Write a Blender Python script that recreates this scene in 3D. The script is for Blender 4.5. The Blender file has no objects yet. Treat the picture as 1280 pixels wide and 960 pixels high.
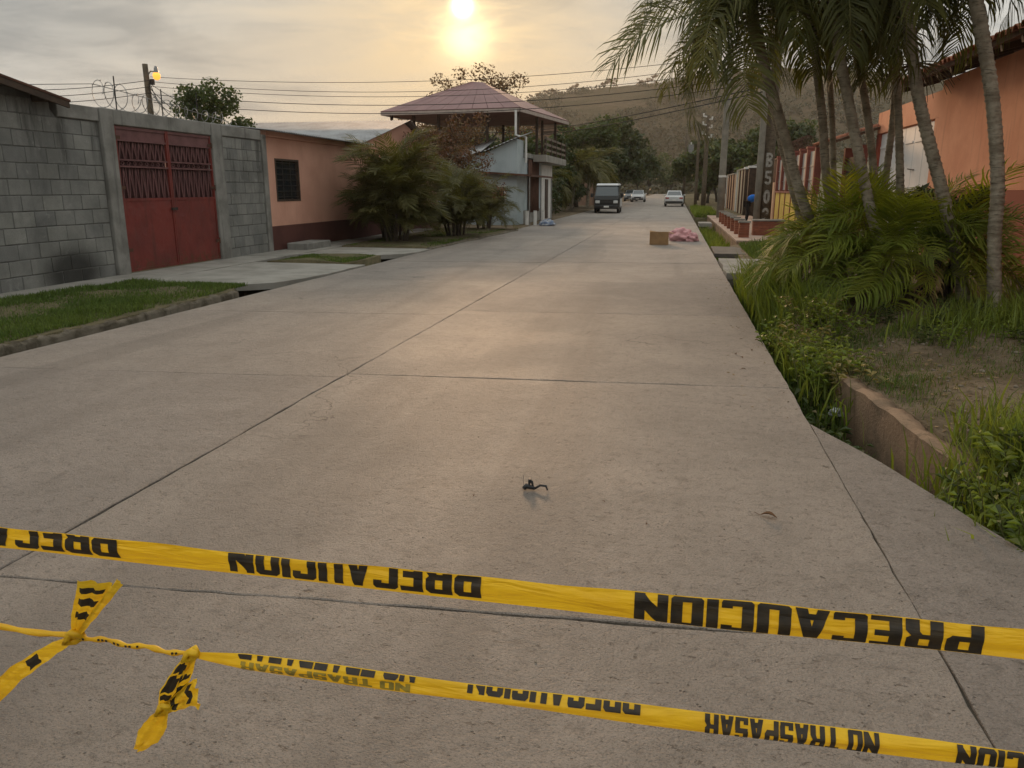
import bpy, bmesh, math, random
import numpy as np
from mathutils import Vector, Matrix, Euler
rnd = random.Random(7)
nr = np.random.default_rng(11)
SC = bpy.context.scene
COL = SC.collection
PI = math.pi
# ------------------------------------------------------------------ camera
F = 962.0; VX, VY = 845.0, 236.0; H = 1.6
PITCH = math.atan((480 - VY) / F)
YAW = math.atan((VX - 640) / F * math.cos(PITCH))
cam = bpy.data.cameras.new('camera'); cam_o = bpy.data.objects.new('camera', cam); COL.objects.link(cam_o)
cam.sensor_fit = 'HORIZONTAL'; cam.sensor_width = 36.0; cam.lens = 36.0 * F / 1280
cam.clip_start = 0.05; cam.clip_end = 6000
cam_o.location = (0, 0, H); cam_o.rotation_euler = (PI / 2 - PITCH, 0, YAW)
SC.camera = cam_o
_f = np.array([-math.sin(YAW) * math.cos(PITCH), math.cos(YAW) * math.cos(PITCH), -math.sin(PITCH)])
_r = np.array([math.cos(YAW), math.sin(YAW), 0.0]); _u = np.cross(_r, _f); _o = np.array([0, 0, H])
def ray(u, v): return _r * (u - 640) / F + _u * (480 - v) / F + _f
def onz(u, v, z=0.0): d = ray(u, v); return Vector(_o + d * ((z - H) / d[2]))
def onx(u, v, x): d = ray(u, v); return Vector(_o + d * (x / d[0]))
def ony(u, v, y): d = ray(u, v); return Vector(_o + d * (y / d[1]))
# ------------------------------------------------------------------ sky and sun
SUN_AZ = math.radians(-15.05); SUN_EL = math.radians(11.9)
SUN_DIR = Vector((math.sin(SUN_AZ) * math.cos(SUN_EL), math.cos(SUN_AZ) * math.cos(SUN_EL), math.sin(SUN_EL)))
EXPOSURE = 0.25
W = bpy.data.worlds.new('World'); SC.world = W; W.use_nodes = True
def build_world():
    nt = W.node_tree; N = nt.nodes; L = nt.links; N.clear()
    def nd(t, **k):
        n = N.new(t)
        for a, b in k.items(): setattr(n, a, b)
        return n
    def mth(op, a, b=None, c=None, clamp=False):
        n = nd('ShaderNodeMath', operation=op, use_clamp=clamp)
        for i, x in enumerate((a, b, c)):
            if x is None: continue
            if isinstance(x, (int, float)): n.inputs[i].default_value = x
            else: L.new(x, n.inputs[i])
        return n.outputs[0]
    def mix(fac, a, b, bt='MIX'):
        n = nd('ShaderNodeMix', data_type='RGBA', blend_type=bt)
        for s, x in ((n.inputs[0], fac), (n.inputs[6], a), (n.inputs[7], b)):
            if isinstance(x, (int, float)): s.default_value = x
            elif isinstance(x, tuple): s.default_value = (*x, 1)
            else: L.new(x, s)
        return n.outputs[2]
    sky = nd('ShaderNodeTexSky', sky_type='NISHITA', sun_disc=False)
    sky.sun_elevation = SUN_EL; sky.sun_rotation = SUN_AZ
    sky.air_density = 1.6; sky.dust_density = 5.0; sky.ozone_density = 1.0
    tc = nd('ShaderNodeTexCoord')
    dirn = nd('ShaderNodeVectorMath', operation='NORMALIZE'); L.new(tc.outputs['Generated'], dirn.inputs[0])
    dot = nd('ShaderNodeVectorMath', operation='DOT_PRODUCT'); L.new(dirn.outputs[0], dot.inputs[0]); dot.inputs[1].default_value = SUN_DIR
    d = mth('MAXIMUM', dot.outputs['Value'], 0.0)
    sep = nd('ShaderNodeSeparateXYZ'); L.new(dirn.outputs[0], sep.inputs[0])
    zz = mth('ADD', mth('MAXIMUM', sep.outputs[2], 0.0), 0.10)
    cb = nd('ShaderNodeCombineXYZ')
    L.new(mth('DIVIDE', sep.outputs[0], zz), cb.inputs[0]); L.new(mth('DIVIDE', sep.outputs[1], zz), cb.inputs[1])
    def noise(scale, det, rough, dist, off):
        mp = nd('ShaderNodeMapping'); mp.inputs['Location'].default_value = off; mp.inputs['Rotation'].default_value = (0, 0, 0.35)
        L.new(cb.outputs[0], mp.inputs[0])
        n = nd('ShaderNodeTexNoise'); n.inputs['Scale'].default_value = scale; n.inputs['Detail'].default_value = det
        n.inputs['Roughness'].default_value = rough; n.inputs['Distortion'].default_value = dist
        L.new(mp.outputs[0], n.inputs['Vector']); return n.outputs[0]
    n1 = noise(0.42, 8, 0.62, 1.6, (3.1, 1.7, 0)); n2 = noise(1.5, 5, 0.6, 0.7, (7.3, 2.2, 0)); n3 = noise(2.6, 5, 0.6, 1.2, (1.3, 4.2, 0))
    def ramp(x, a, b):
        m = nd('ShaderNodeMapRange', interpolation_type='SMOOTHSTEP'); L.new(x, m.inputs[0])
        m.inputs[1].default_value = a; m.inputs[2].default_value = b; return m.outputs[0]
    c1 = ramp(n1, 0.38, 0.60); c2 = ramp(n2, 0.42, 0.66)
    # smoky overcast: grey cloud sheet with brighter gaps, warmer towards the sun
    gap = mix(c1, (2.35, 2.62, 2.75), (5.1, 5.2, 5.0))
    gap = mix(mth('MULTIPLY', c2, 0.4), gap, (5.8, 5.75, 5.3))
    # luminance of an overcast sky rises from the horizon to the zenith as 1 + 2 sin(elevation)
    lum = mth('MULTIPLY', mth('ADD', 1.0, mth('MULTIPLY', mth('MAXIMUM', sep.outputs[2], 0.0), 2.0)), 0.78)
    lv_ = nd('ShaderNodeCombineXYZ')
    for q in range(3): L.new(lum, lv_.inputs[q])
    gap = mix(1.0, gap, lv_.outputs[0], 'MULTIPLY')
    warm = mth('POWER', d, 16.0)
    col = mix(mth('MULTIPLY', warm, mth('ADD', 0.32, mth('MULTIPLY', c1, 0.5))), gap, (5.8, 4.6, 2.9))
    aur = mth('POWER', d, 150.0)
    col = mix(mth('MULTIPLY', aur, mth('ADD', 0.3, mth('MULTIPLY', c2, 0.5))), col, (8.0, 5.9, 3.2))
    # a torn bright edge of the cloud close round the sun
    near = mth('MULTIPLY', mth('POWER', d, 600.0), ramp(n3, 0.44, 0.62))
    col = mix(near, col, (9.5, 7.3, 4.2))
    # sunlit cloud just below the sun
    dot2 = nd('ShaderNodeVectorMath', operation='DOT_PRODUCT'); L.new(dirn.outputs[0], dot2.inputs[0]); dot2.inputs[1].default_value = Vector(ray(583, 46)).normalized()
    near2 = mth('MULTIPLY', mth('POWER', mth('MAXIMUM', dot2.outputs['Value'], 0.0), 3000.0), ramp(n3, 0.15, 0.5))
    col = mix(near2, col, (19.0, 14.5, 8.0))
    core = mth('POWER', d, 15000.0)
    col = mix(core, col, (20.0, 15.5, 8.5))
    disc = mth('MULTIPLY', mth('POWER', d, 30000.0), 60.0)
    col = mix(1.0, col, mix(1.0, (1.0, 0.86, 0.55), disc, 'MULTIPLY'), 'ADD')
    # the real sky shines through the smoke a little
    col = mix(0.02, col, sky.outputs[0])
    bg = nd('ShaderNodeBackground'); bg.inputs[1].default_value = 0.1
    L.new(col, bg.inputs[0]); o = nd('ShaderNodeOutputWorld'); L.new(bg.outputs[0], o.inputs[0])
build_world()
sun = bpy.data.lights.new('sun', 'SUN'); sun.energy = 1.5; sun.angle = math.radians(10); sun.color = (1.0, 0.62, 0.34)
sun_o = bpy.data.objects.new('sun', sun); COL.objects.link(sun_o)
sun_o.rotation_euler = SUN_DIR.to_track_quat('Z', 'Y').to_euler(); sun_o.location = (0, 0, 30)
SC.view_settings.view_transform = 'Standard'; SC.view_settings.look = 'None'
SC.view_settings.exposure = EXPOSURE; SC.view_settings.gamma = 1.0; SC.view_settings.use_curve_mapping = False
SC.cycles.max_bounces = 8; SC.cycles.transparent_max_bounces = 8
# ------------------------------------------------------------------ materials
class NT:
    def __init__(s, name):
        s.m = bpy.data.materials.new(name); s.m.use_nodes = True
        s.t = s.m.node_tree; s.N = s.t.nodes; s.L = s.t.links
        s.b = s.N['Principled BSDF']; s.out = s.N['Material Output']
    def put(s, sock, x):
        if isinstance(x, (int, float)): sock.default_value = x
        elif isinstance(x, tuple): sock.default_value = (*x, 1) if len(x) == 3 and sock.type == 'RGBA' else x
        else: s.L.new(x, sock)
    def nd(s, t, **k):
        n = s.N.new(t)
        for a, b in k.items(): setattr(n, a, b)
        return n
    def mth(s, op, a, b=None, clamp=False):
        n = s.nd('ShaderNodeMath', operation=op, use_clamp=clamp); s.put(n.inputs[0], a)
        if b is not None: s.put(n.inputs[1], b)
        return n.outputs[0]
    def mix(s, f, a, b, bt='MIX'):
        n = s.nd('ShaderNodeMix', data_type='RGBA', blend_type=bt)
        s.put(n.inputs[0], f); s.put(n.inputs[6], a); s.put(n.inputs[7], b); return n.outputs[2]
    def pos(s, world=True):
        return s.nd('ShaderNodeNewGeometry').outputs['Position'] if world else s.nd('ShaderNodeTexCoord').outputs['Object']
    def noise(s, v, scale, det=4, rough=0.55, dist=0.0, sc3=None):
        if sc3:
            mp = s.nd('ShaderNodeMapping'); mp.inputs['Scale'].default_value = sc3; s.L.new(v, mp.inputs[0]); v = mp.outputs[0]
        n = s.nd('ShaderNodeTexNoise'); s.L.new(v, n.inputs['Vector'])
        n.inputs['Scale'].default_value = scale; n.inputs['Detail'].default_value = det
        n.inputs['Roughness'].default_value = rough; n.inputs['Distortion'].default_value = dist
        return n.outputs[0]
    def ramp(s, x, a, b, lo=0.0, hi=1.0):
        m = s.nd('ShaderNodeMapRange', interpolation_type='SMOOTHSTEP'); s.L.new(x, m.inputs[0])
        for i, q in enumerate((a, b, lo, hi)): m.inputs[i + 1].default_value = q
        return m.outputs[0]
    def bump(s, h, strength, dist=0.01, prev=None):
        n = s.nd('ShaderNodeBump'); s.L.new(h, n.inputs['Height']); n.inputs['Strength'].default_value = strength
        n.inputs['Distance'].default_value = dist
        if prev is not None: s.L.new(prev, n.inputs['Normal'])
        return n.outputs[0]
MATS = {}
def mat(name, c1, c2=None, scale=3.0, rough=0.8, spec=0.3, bump=0.0, bscale=40.0, world=True, rand=0.0, metal=0.0, streak=0.0, dist=0.01):
    """mottled paint / plaster / metal: two tones by noise, fine relief, per-object tone"""
    if name in MATS: return MATS[name]
    T = NT(name); p = T.pos(world); c2 = c2 or tuple(x * 0.75 for x in c1)
    n = T.noise(p, scale, 6, 0.6); col = T.mix(T.ramp(n, 0.35, 0.68), c1, c2)
    if streak:
        s = T.noise(p, 5.0, 5, 0.6, 0, (1.6, 1.6, 0.12))
        col = T.mix(T.ramp(s, 0.55, 0.75, 0, streak), col, tuple(x * 0.4 for x in c2))
    if rand:
        r = T.nd('ShaderNodeObjectInfo').outputs['Random']
        col = T.mix(1.0, col, T.mix(r, (1 - rand,) * 3, (1 + rand,) * 3), 'MULTIPLY')
    T.put(T.b.inputs['Base Color'], col); T.b.inputs['Roughness'].default_value = rough
    T.b.inputs['Specular IOR Level'].default_value = spec; T.b.inputs['Metallic'].default_value = metal
    if bump: T.put(T.b.inputs['Normal'], T.bump(T.noise(p, bscale, 5, 0.65), bump, dist))
    MATS[name] = T.m; return T.m
def leafmat(name, c1, c2, trans=0.35, rand=0.25, rough=0.55, scale=1.5):
    if name in MATS: return MATS[name]
    T = NT(name); p = T.pos(True)
    col = T.mix(T.ramp(T.noise(p, scale, 4, 0.6), 0.3, 0.7), c1, c2)
    # a different tone for every leaf (mesh island)
    isl = T.nd('ShaderNodeNewGeometry').outputs['Random Per Island']
    col = T.mix(1.0, col, T.mix(isl, (1 - rand,) * 3, (1 + rand,) * 3), 'MULTIPLY')
    T.put(T.b.inputs['Base Color'], col); T.b.inputs['Roughness'].default_value = rough; T.b.inputs['Specular IOR Level'].default_value = 0.35
    tr = T.nd('ShaderNodeBsdfTranslucent'); T.put(tr.inputs['Color'], T.mix(1.0, col, (1.5, 1.45, 0.6), 'MULTIPLY'))
    mx = T.nd('ShaderNodeMixShader'); mx.inputs[0].default_value = trans
    T.L.new(T.b.outputs[0], mx.inputs[1]); T.L.new(tr.outputs[0], mx.inputs[2]); T.L.new(mx.outputs[0], T.out.inputs[0])
    MATS[name] = T.m; return T.m
def concrete_road():
    T = NT('road_concrete'); p = T.pos(True)
    big = T.noise(p, 0.55, 5, 0.6, 0.4); mid = T.noise(p, 4.0, 6, 0.65)
    col = T.mix(T.ramp(big, 0.3, 0.7), (0.33, 0.28, 0.238), (0.25, 0.213, 0.181))
    col = T.mix(T.ramp(mid, 0.4, 0.75, 0, 0.5), col, (0.185, 0.16, 0.134))
    r = T.nd('ShaderNodeObjectInfo').outputs['Random']
    col = T.mix(1.0, col, T.mix(r, (0.90, 0.905, 0.92), (1.09, 1.08, 1.06)), 'MULTIPLY')
    # worn surface: pale aggregate grains, dark pits, and relief shadows mottled into the colour
    v = T.nd('ShaderNodeTexVoronoi'); T.L.new(p, v.inputs['Vector']); v.inputs['Scale'].default_value = 95
    grain = T.ramp(v.outputs['Distance'], 0.1, 0.5)
    f1 = T.noise(p, 105, 4, 0.8); f2 = T.noise(p, 38, 5, 0.7)
    col = T.mix(T.ramp(f1, 0.5, 0.66, 0, 0.6), col, (0.085, 0.072, 0.06))
    col = T.mix(T.ramp(f1, 0.42, 0.30, 0, 0.6), col, (0.50, 0.44, 0.37))
    mo = T.noise(p, 17, 5, 0.72, 0.3); col = T.mix(T.ramp(mo, 0.5, 0.7, 0, 0.5), col, (0.12, 0.10, 0.084)); col = T.mix(T.ramp(mo, 0.42, 0.28, 0, 0.35), col, (0.42, 0.365, 0.31))  # mottle: dark hollows, pale rises, micro-shadows of the coarse surface painted in
    pit = T.nd('ShaderNodeTexVoronoi'); T.L.new(p, pit.inputs['Vector']); pit.inputs['Scale'].default_value = 30; pit.inputs['Randomness'].default_value = 1.0; pt = T.mth('MULTIPLY', T.ramp(pit.outputs['Distance'], 0.17, 0.09), T.ramp(T.noise(p, 6, 3, 0.6), 0.48, 0.6)); col = T.mix(T.mth('MULTIPLY', pt, 0.75), col, (0.06, 0.05, 0.042))
    # short scratches of the broom finish, across the street
    sc = T.noise(p, 34, 5, 0.78, 0.8, (0.6, 1.35, 1)); scr = T.ramp(sc, 0.61, 0.66)
    col = T.mix(T.mth('MULTIPLY', scr, 0.72), col, (0.085, 0.07, 0.057))
    # wheel tracks, damp patches, oil drips and a few hairline cracks
    trk = T.noise(p, 1.1, 4, 0.55, 0.3, (1.0, 0.07, 1)); col = T.mix(T.ramp(trk, 0.5, 0.66, 0, 0.42), col, (0.15, 0.128, 0.108))
    oil = T.noise(p, 1.9, 5, 0.6, 0.5); col = T.mix(T.ramp(oil, 0.63, 0.74, 0, 0.5), col, (0.10, 0.086, 0.074))
    wv = T.nd('ShaderNodeVectorMath', operation='ADD'); T.L.new(p, wv.inputs[0]); ns = T.nd('ShaderNodeTexNoise'); ns.inputs['Scale'].default_value = 2.2; ns.inputs['Detail'].default_value = 6; T.L.new(p, ns.inputs['Vector'])
    sb = T.nd('ShaderNodeVectorMath', operation='SCALE'); T.L.new(ns.outputs['Color'], sb.inputs[0]); sb.inputs['Scale'].default_value = 0.8; T.L.new(sb.outputs[0], wv.inputs[1])
    ve = T.nd('ShaderNodeTexVoronoi', feature='DISTANCE_TO_EDGE'); T.L.new(wv.outputs[0], ve.inputs['Vector']); ve.inputs['Scale'].default_value = 0.33
    crk = T.mth('MULTIPLY', T.ramp(ve.outputs['Distance'], 0.0028, 0.0006), T.ramp(T.noise(p, 0.45, 2, 0.5), 0.5, 0.58))
    col = T.mix(T.mth('MULTIPLY', crk, 0.8), col, (0.06, 0.05, 0.042))
    T.put(T.b.inputs['Base Color'], col)
    T.put(T.b.inputs['Roughness'], T.ramp(big, 0.3, 0.7, 0.53, 0.59)); T.b.inputs['Specular IOR Level'].default_value = 0.4
    h = T.mth('ADD', T.mth('MULTIPLY', f1, 0.8), T.mth('ADD', T.mth('MULTIPLY', f2, 0.8), T.mth('MULTIPLY', scr, -0.6)))
    h = T.mth('ADD', T.mth('ADD', h, T.mth('MULTIPLY', grain, 0.3)), T.mth('MULTIPLY', T.mth('SUBTRACT', T.mth('MULTIPLY', mo, -1.4), pt), 1.0))
    T.put(T.b.inputs['Normal'], T.bump(h, 1.0, 0.014)); return T.m
def block_mat():
    T = NT('grey_concrete_block'); p = T.pos(True)
    n = T.noise(p, 1.2, 6, 0.65, 0.3); f = T.noise(p, 60, 4, 0.7)
    r = T.nd('ShaderNodeObjectInfo').outputs['Random']
    col = T.mix(T.ramp(n, 0.3, 0.7), (0.265, 0.262, 0.242), (0.16, 0.159, 0.148))
    col = T.mix(1.0, col, T.mix(r, (0.86, 0.86, 0.87), (1.12, 1.11, 1.08)), 'MULTIPLY')
    col = T.mix(T.ramp(f, 0.5, 0.8, 0, 0.6), col, (0.08, 0.08, 0.075))
    st = T.noise(p, 3.2, 6, 0.65, 0, (1, 1, 0.14))
    zc = T.nd('ShaderNodeSeparateXYZ'); T.L.new(p, zc.inputs[0])
    col = T.mix(T.mth('MULTIPLY', T.ramp(st, 0.47, 0.66), T.ramp(zc.outputs[2], 0.9, 2.7, 0.15, 0.75)), col, (0.055, 0.053, 0.048))
    eff = T.noise(p, 5.0, 6, 0.7, 0.6); col = T.mix(T.ramp(eff, 0.58, 0.72, 0, 0.45), col, (0.36, 0.355, 0.33))
    # soot left by a rubbish fire at the foot of the wall
    v = T.nd('ShaderNodeVectorMath', operation='SUBTRACT'); T.L.new(p, v.inputs[0]); v.inputs[1].default_value = (-10.1, 11.55, 0.2)
    m = T.nd('ShaderNodeMapping'); m.inputs['Scale'].default_value = (0.2, 0.95, 1.5); T.L.new(v.outputs[0], m.inputs[0])
    ln = T.nd('ShaderNodeVectorMath', operation='LENGTH'); T.L.new(m.outputs[0], ln.inputs[0])
    e = T.mth('ADD', ln.outputs['Value'], T.mth('ADD', T.mth('MULTIPLY', n, 0.5), T.mth('MULTIPLY', f, 0.35)))
    col = T.mix(T.ramp(e, 1.3, 0.75, 0, 0.85), col, (0.022, 0.021, 0.019))
    T.put(T.b.inputs['Base Color'], col); T.b.inputs['Roughness'].default_value = 0.93; T.b.inputs['Specular IOR Level'].default_value = 0.2
    T.put(T.b.inputs['Normal'], T.bump(f, 0.6, 0.012)); return T.m
def dirt_mat(name, c1, c2, c3, peb=True):
    T = NT(name); p = T.pos(True)
    n = T.noise(p, 1.3, 6, 0.65, 0.5); f = T.noise(p, 45, 5, 0.7); g = T.noise(p, 7, 5, 0.65)
    col = T.mix(T.ramp(n, 0.35, 0.65), c1, c2); col = T.mix(T.ramp(g, 0.45, 0.72, 0, 0.75), col, c3)
    col = T.mix(T.ramp(f, 0.5, 0.75, 0, 0.5), col, tuple(x * 0.35 for x in c1))
    h = f
    if peb:
        v = T.nd('ShaderNodeTexVoronoi'); T.L.new(p, v.inputs['Vector']); v.inputs['Scale'].default_value = 22
        h = T.mth('ADD', f, T.mth('MULTIPLY', T.ramp(v.outputs['Distance'], 0.45, 0.05), 0.8))
        col = T.mix(T.ramp(v.outputs['Distance'], 0.22, 0.08, 0, 0.45), col, tuple(min(1, x * 1.7) for x in c2))
    T.put(T.b.inputs['Base Color'], col); T.b.inputs['Roughness'].default_value = 0.97; T.b.inputs['Specular IOR Level'].default_value = 0.15
    T.put(T.b.inputs['Normal'], T.bump(h, 0.8, 0.02)); return T.m
def bark_mat(name, c1, c2):
    T = NT(name); p = T.pos(False)
    n = T.noise(p, 6, 6, 0.65); s = T.noise(p, 9, 4, 0.6, 0.2, (1, 1, 5.0))
    col = T.mix(T.ramp(n, 0.35, 0.65), c1, c2); col = T.mix(T.ramp(s, 0.52, 0.68, 0, 0.7), col, tuple(x * 0.4 for x in c2))
    T.put(T.b.inputs['Base Color'], col); T.b.inputs['Roughness'].default_value = 0.9; T.b.inputs['Specular IOR Level'].default_value = 0.2
    T.put(T.b.inputs['Normal'], T.bump(s, 0.6, 0.02)); return T.m
def hill_mat():
    T = NT('scrubby_hillside'); p = T.pos(True)
    n = T.noise(p, 0.02, 6, 0.65, 0.6); f = T.noise(p, 0.16, 6, 0.7)
    col = T.mix(T.ramp(n, 0.38, 0.62), (0.085, 0.072, 0.036), (0.145, 0.105, 0.062))
    col = T.mix(T.ramp(f, 0.42, 0.7, 0, 0.7), col, (0.05, 0.046, 0.022))
    # bare clay slip on the slope
    c = HILL_SCAR
    v = T.nd('ShaderNodeVectorMath', operation='SUBTRACT'); T.L.new(p, v.inputs[0]); v.inputs[1].default_value = c
    m = T.nd('ShaderNodeMapping'); m.inputs['Scale'].default_value = (0.045, 0.028, 0.05); m.inputs['Rotation'].default_value = (0, 0.6, 0); T.L.new(v.outputs[0], m.inputs[0])
    ln = T.nd('ShaderNodeVectorMath', operation='LENGTH'); T.L.new(m.outputs[0], ln.inputs[0])
    e = T.mth('ADD', ln.outputs['Value'], T.mth('MULTIPLY', f, 1.2))
    col = T.mix(T.ramp(e, 1.55, 1.0, 0, 0.85), col, (0.33, 0.25, 0.17))
    T.put(T.b.inputs['Base Color'], col); T.b.inputs['Roughness'].default_value = 1.0; T.b.inputs['Specular IOR Level'].default_value = 0.05
    T.put(T.b.inputs['Normal'], T.bump(f, 1.0, 6.0)); return T.m
def glass_mat(name, c=(0.02, 0.025, 0.03)):
    T = NT(name); T.put(T.b.inputs['Base Color'], c); T.b.inputs['Roughness'].default_value = 0.08; T.b.inputs['Specular IOR Level'].default_value = 0.7; return T.m
def emit_mat(name, c, s):
    T = NT(name); T.put(T.b.inputs['Base Color'], c); T.put(T.b.inputs['Emission Color'], c); T.b.inputs['Emission Strength'].default_value = s; return T.m
def tape_mat():
    T = NT('yellow_plastic_tape'); p = T.pos(True)
    n = T.noise(p, 9, 4, 0.6); col = T.mix(T.ramp(n, 0.35, 0.7), (0.85, 0.54, 0.015), (0.72, 0.43, 0.012))
    d = T.noise(p, 60, 5, 0.7); col = T.mix(T.ramp(d, 0.6, 0.78, 0, 0.45), col, (0.38, 0.24, 0.04))
    T.put(T.b.inputs['Base Color'], col); T.b.inputs['Roughness'].default_value = 0.42; T.b.inputs['Specular IOR Level'].default_value = 0.4
    cr = T.noise(p, 14, 3, 0.5, 0.4, (0.35, 1, 2.2)); T.put(T.b.inputs['Normal'], T.bump(cr, 0.7, 0.03))
    tr = T.nd('ShaderNodeBsdfTranslucent'); T.put(tr.inputs['Color'], (0.95, 0.6, 0.03))
    mx = T.nd('ShaderNodeMixShader'); mx.inputs[0].default_value = 0.28
    T.L.new(T.b.outputs[0], mx.inputs[1]); T.L.new(tr.outputs[0], mx.inputs[2]); T.L.new(mx.outputs[0], T.out.inputs[0]); return T.m
M = {}
M['road'] = concrete_road(); M['block'] = block_mat(); M['tape'] = tape_mat()
M['ink'] = mat('black_print_ink', (0.022, 0.016, 0.010), (0.045, 0.030, 0.014), 30, 0.5, 0.35)
M['mortar'] = mat('mortar', (0.15, 0.148, 0.138), (0.10, 0.098, 0.09), 6, 0.95, 0.15, 0.5, 60)
M['conc'] = mat('old_concrete', (0.27, 0.26, 0.235), (0.17, 0.162, 0.145), 2.2, 0.93, 0.2, 0.5, 35, streak=0.6)
M['conc_floor'] = mat('paving_concrete', (0.30, 0.28, 0.245), (0.215, 0.2, 0.172), 1.6, 0.9, 0.25, 0.5, 45)
M['conc_pink'] = mat('ditch_render', (0.34, 0.225, 0.145), (0.19, 0.135, 0.09), 3.0, 0.95, 0.15, 0.9, 40, streak=0.75, dist=0.02)
M['kerb'] = mat('dirty_kerb_concrete', (0.17, 0.145, 0.11), (0.075, 0.062, 0.042), 5.5, 0.95, 0.15, 1.0, 45, streak=0.7, dist=0.02)
M['subgrade'] = mat('joint_dirt', (0.10, 0.084, 0.066), (0.045, 0.038, 0.03), 5, 1.0, 0.05)
M['dirt'] = dirt_mat('bare_dirt', (0.125, 0.092, 0.056), (0.2, 0.15, 0.098), (0.062, 0.052, 0.028))
M['soil'] = dirt_mat('grassy_soil', (0.105, 0.085, 0.048), (0.15, 0.125, 0.07), (0.06, 0.062, 0.026))
M['ditch'] = dirt_mat('wet_ditch_soil', (0.035, 0.030, 0.02), (0.06, 0.05, 0.032), (0.02, 0.022, 0.012))
M['far_ground'] = dirt_mat('far_dry_ground', (0.12, 0.10, 0.06), (0.16, 0.13, 0.085), (0.07, 0.07, 0.035), False)
M['gate_red'] = mat('red_gate_paint', (0.19, 0.032, 0.024), (0.15, 0.028, 0.022), 2.0, 0.55, 0.35, 0.08, 30, streak=0.55)
def gate_paint():
    T = NT('red_gate_paint_worn'); p = T.pos(True)
    col = T.mix(T.ramp(T.noise(p, 1.6, 5, 0.6), 0.35, 0.68), (0.19, 0.032, 0.024), (0.14, 0.027, 0.022))
    st = T.noise(p, 4.5, 5, 0.65, 0, (1.4, 1.4, 0.1)); col = T.mix(T.ramp(st, 0.54, 0.7, 0, 0.55), col, (0.075, 0.022, 0.017))
    zc = T.nd('ShaderNodeSeparateXYZ'); T.L.new(p, zc.inputs[0])
    ru = T.noise(p, 9, 6, 0.7, 0.4); e = T.mth('ADD', ru, T.ramp(zc.outputs[2], 0.5, 0.05, 0, 0.17)); col = T.mix(T.ramp(e, 0.62, 0.72, 0, 0.85), col, (0.10, 0.042, 0.02))
    ch = T.noise(p, 28, 4, 0.7); col = T.mix(T.ramp(ch, 0.66, 0.72, 0, 0.6), col, (0.27, 0.12, 0.09))
    T.put(T.b.inputs['Base Color'], col); T.b.inputs['Roughness'].default_value = 0.5; T.b.inputs['Specular IOR Level'].default_value = 0.35
    T.put(T.b.inputs['Normal'], T.bump(T.noise(p, 3.0, 3, 0.5), 0.5, 0.06)); return T.m
M['gate_red'] = gate_paint()
M['gate_lat'] = mat('faded_red_lattice_paint', (0.17, 0.075, 0.072), (0.12, 0.052, 0.05), 5.0, 0.65, 0.3)
M['gate_back'] = mat('dark_red_sheet', (0.075, 0.027, 0.027), (0.055, 0.022, 0.022), 3, 0.7, 0.25)
M['pink'] = mat('pink_house_paint', (0.66, 0.36, 0.26), (0.57, 0.30, 0.215), 0.9, 0.88, 0.2, 0.25, 25, streak=0.18)
M['brown_dado'] = mat('brown_dado_paint', (0.115, 0.045, 0.036), (0.085, 0.034, 0.028), 1.5, 0.8, 0.25, 0.3, 25)
M['salmon'] = mat('salmon_wall_paint', (0.74, 0.33, 0.19), (0.65, 0.27, 0.15), 1.3, 0.86, 0.2, 0.4, 14, streak=0.3)
M['salmon_dado'] = mat('brick_red_dado_paint', (0.30, 0.072, 0.042), (0.24, 0.056, 0.034), 0.9, 0.8, 0.25, 0.3, 18, streak=0.2)
M['zinc'] = mat('weathered_zinc', (0.34, 0.34, 0.34), (0.24, 0.235, 0.23), 1.5, 0.5, 0.4, metal=0.25, streak=0.4)
M['roof_pink'] = mat('faded_red_metal_roof', (0.25, 0.135, 0.125), (0.20, 0.105, 0.098), 1.2, 0.55, 0.35)
M['rust'] = mat('rusty_brown_sheet', (0.115, 0.055, 0.036), (0.075, 0.038, 0.027), 3, 0.8, 0.2)
M['white'] = mat('white_paint', (0.68, 0.66, 0.62), (0.56, 0.54, 0.5), 2, 0.7, 0.3, streak=0.2)
M['blue_white'] = mat('pale_blue_wall_paint', (0.40, 0.45, 0.46), (0.33, 0.38, 0.39), 1.2, 0.85, 0.2, streak=0.2)
M['door_white'] = mat('off_white_metal_door', (0.62, 0.59, 0.56), (0.55, 0.52, 0.49), 2, 0.55, 0.35, streak=0.15)
M['yellow_wall'] = mat('yellow_wall_paint', (0.60, 0.44, 0.09), (0.5, 0.36, 0.075), 2, 0.85, 0.2, streak=0.25)
M['red_pillar'] = mat('red_pillar_paint', (0.26, 0.085, 0.06), (0.2, 0.066, 0.048), 2, 0.8, 0.25)
M['grey_panel'] = mat('grey_sheet_panel', (0.36, 0.345, 0.32), (0.29, 0.275, 0.255), 2, 0.7, 0.3)
M['peach'] = mat('peach_wall_paint', (0.56, 0.36, 0.235), (0.48, 0.3, 0.19), 1.5, 0.88, 0.2, streak=0.2)
M['cream'] = mat('cream_wall_paint', (0.47, 0.41, 0.30), (0.4, 0.34, 0.24), 1.5, 0.88, 0.2, streak=0.2)
M['wood_dark'] = mat('dark_wood', (0.075, 0.048, 0.032), (0.045, 0.03, 0.022), 6, 0.75, 0.3, 0.3, 20)
M['pole'] = bark_mat('weathered_pole_wood', (0.135, 0.105, 0.072), (0.085, 0.066, 0.046))
M['pole_conc'] = mat('concrete_pole', (0.235, 0.215, 0.175), (0.17, 0.155, 0.125), 3, 0.9, 0.2)
M['black_iron'] = mat('black_iron', (0.025, 0.022, 0.02), (0.04, 0.03, 0.024), 8, 0.6, 0.35)
M['wire'] = mat('black_cable', (0.02, 0.019, 0.018), (0.028, 0.025, 0.022), 8, 0.7, 0.3)
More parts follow.
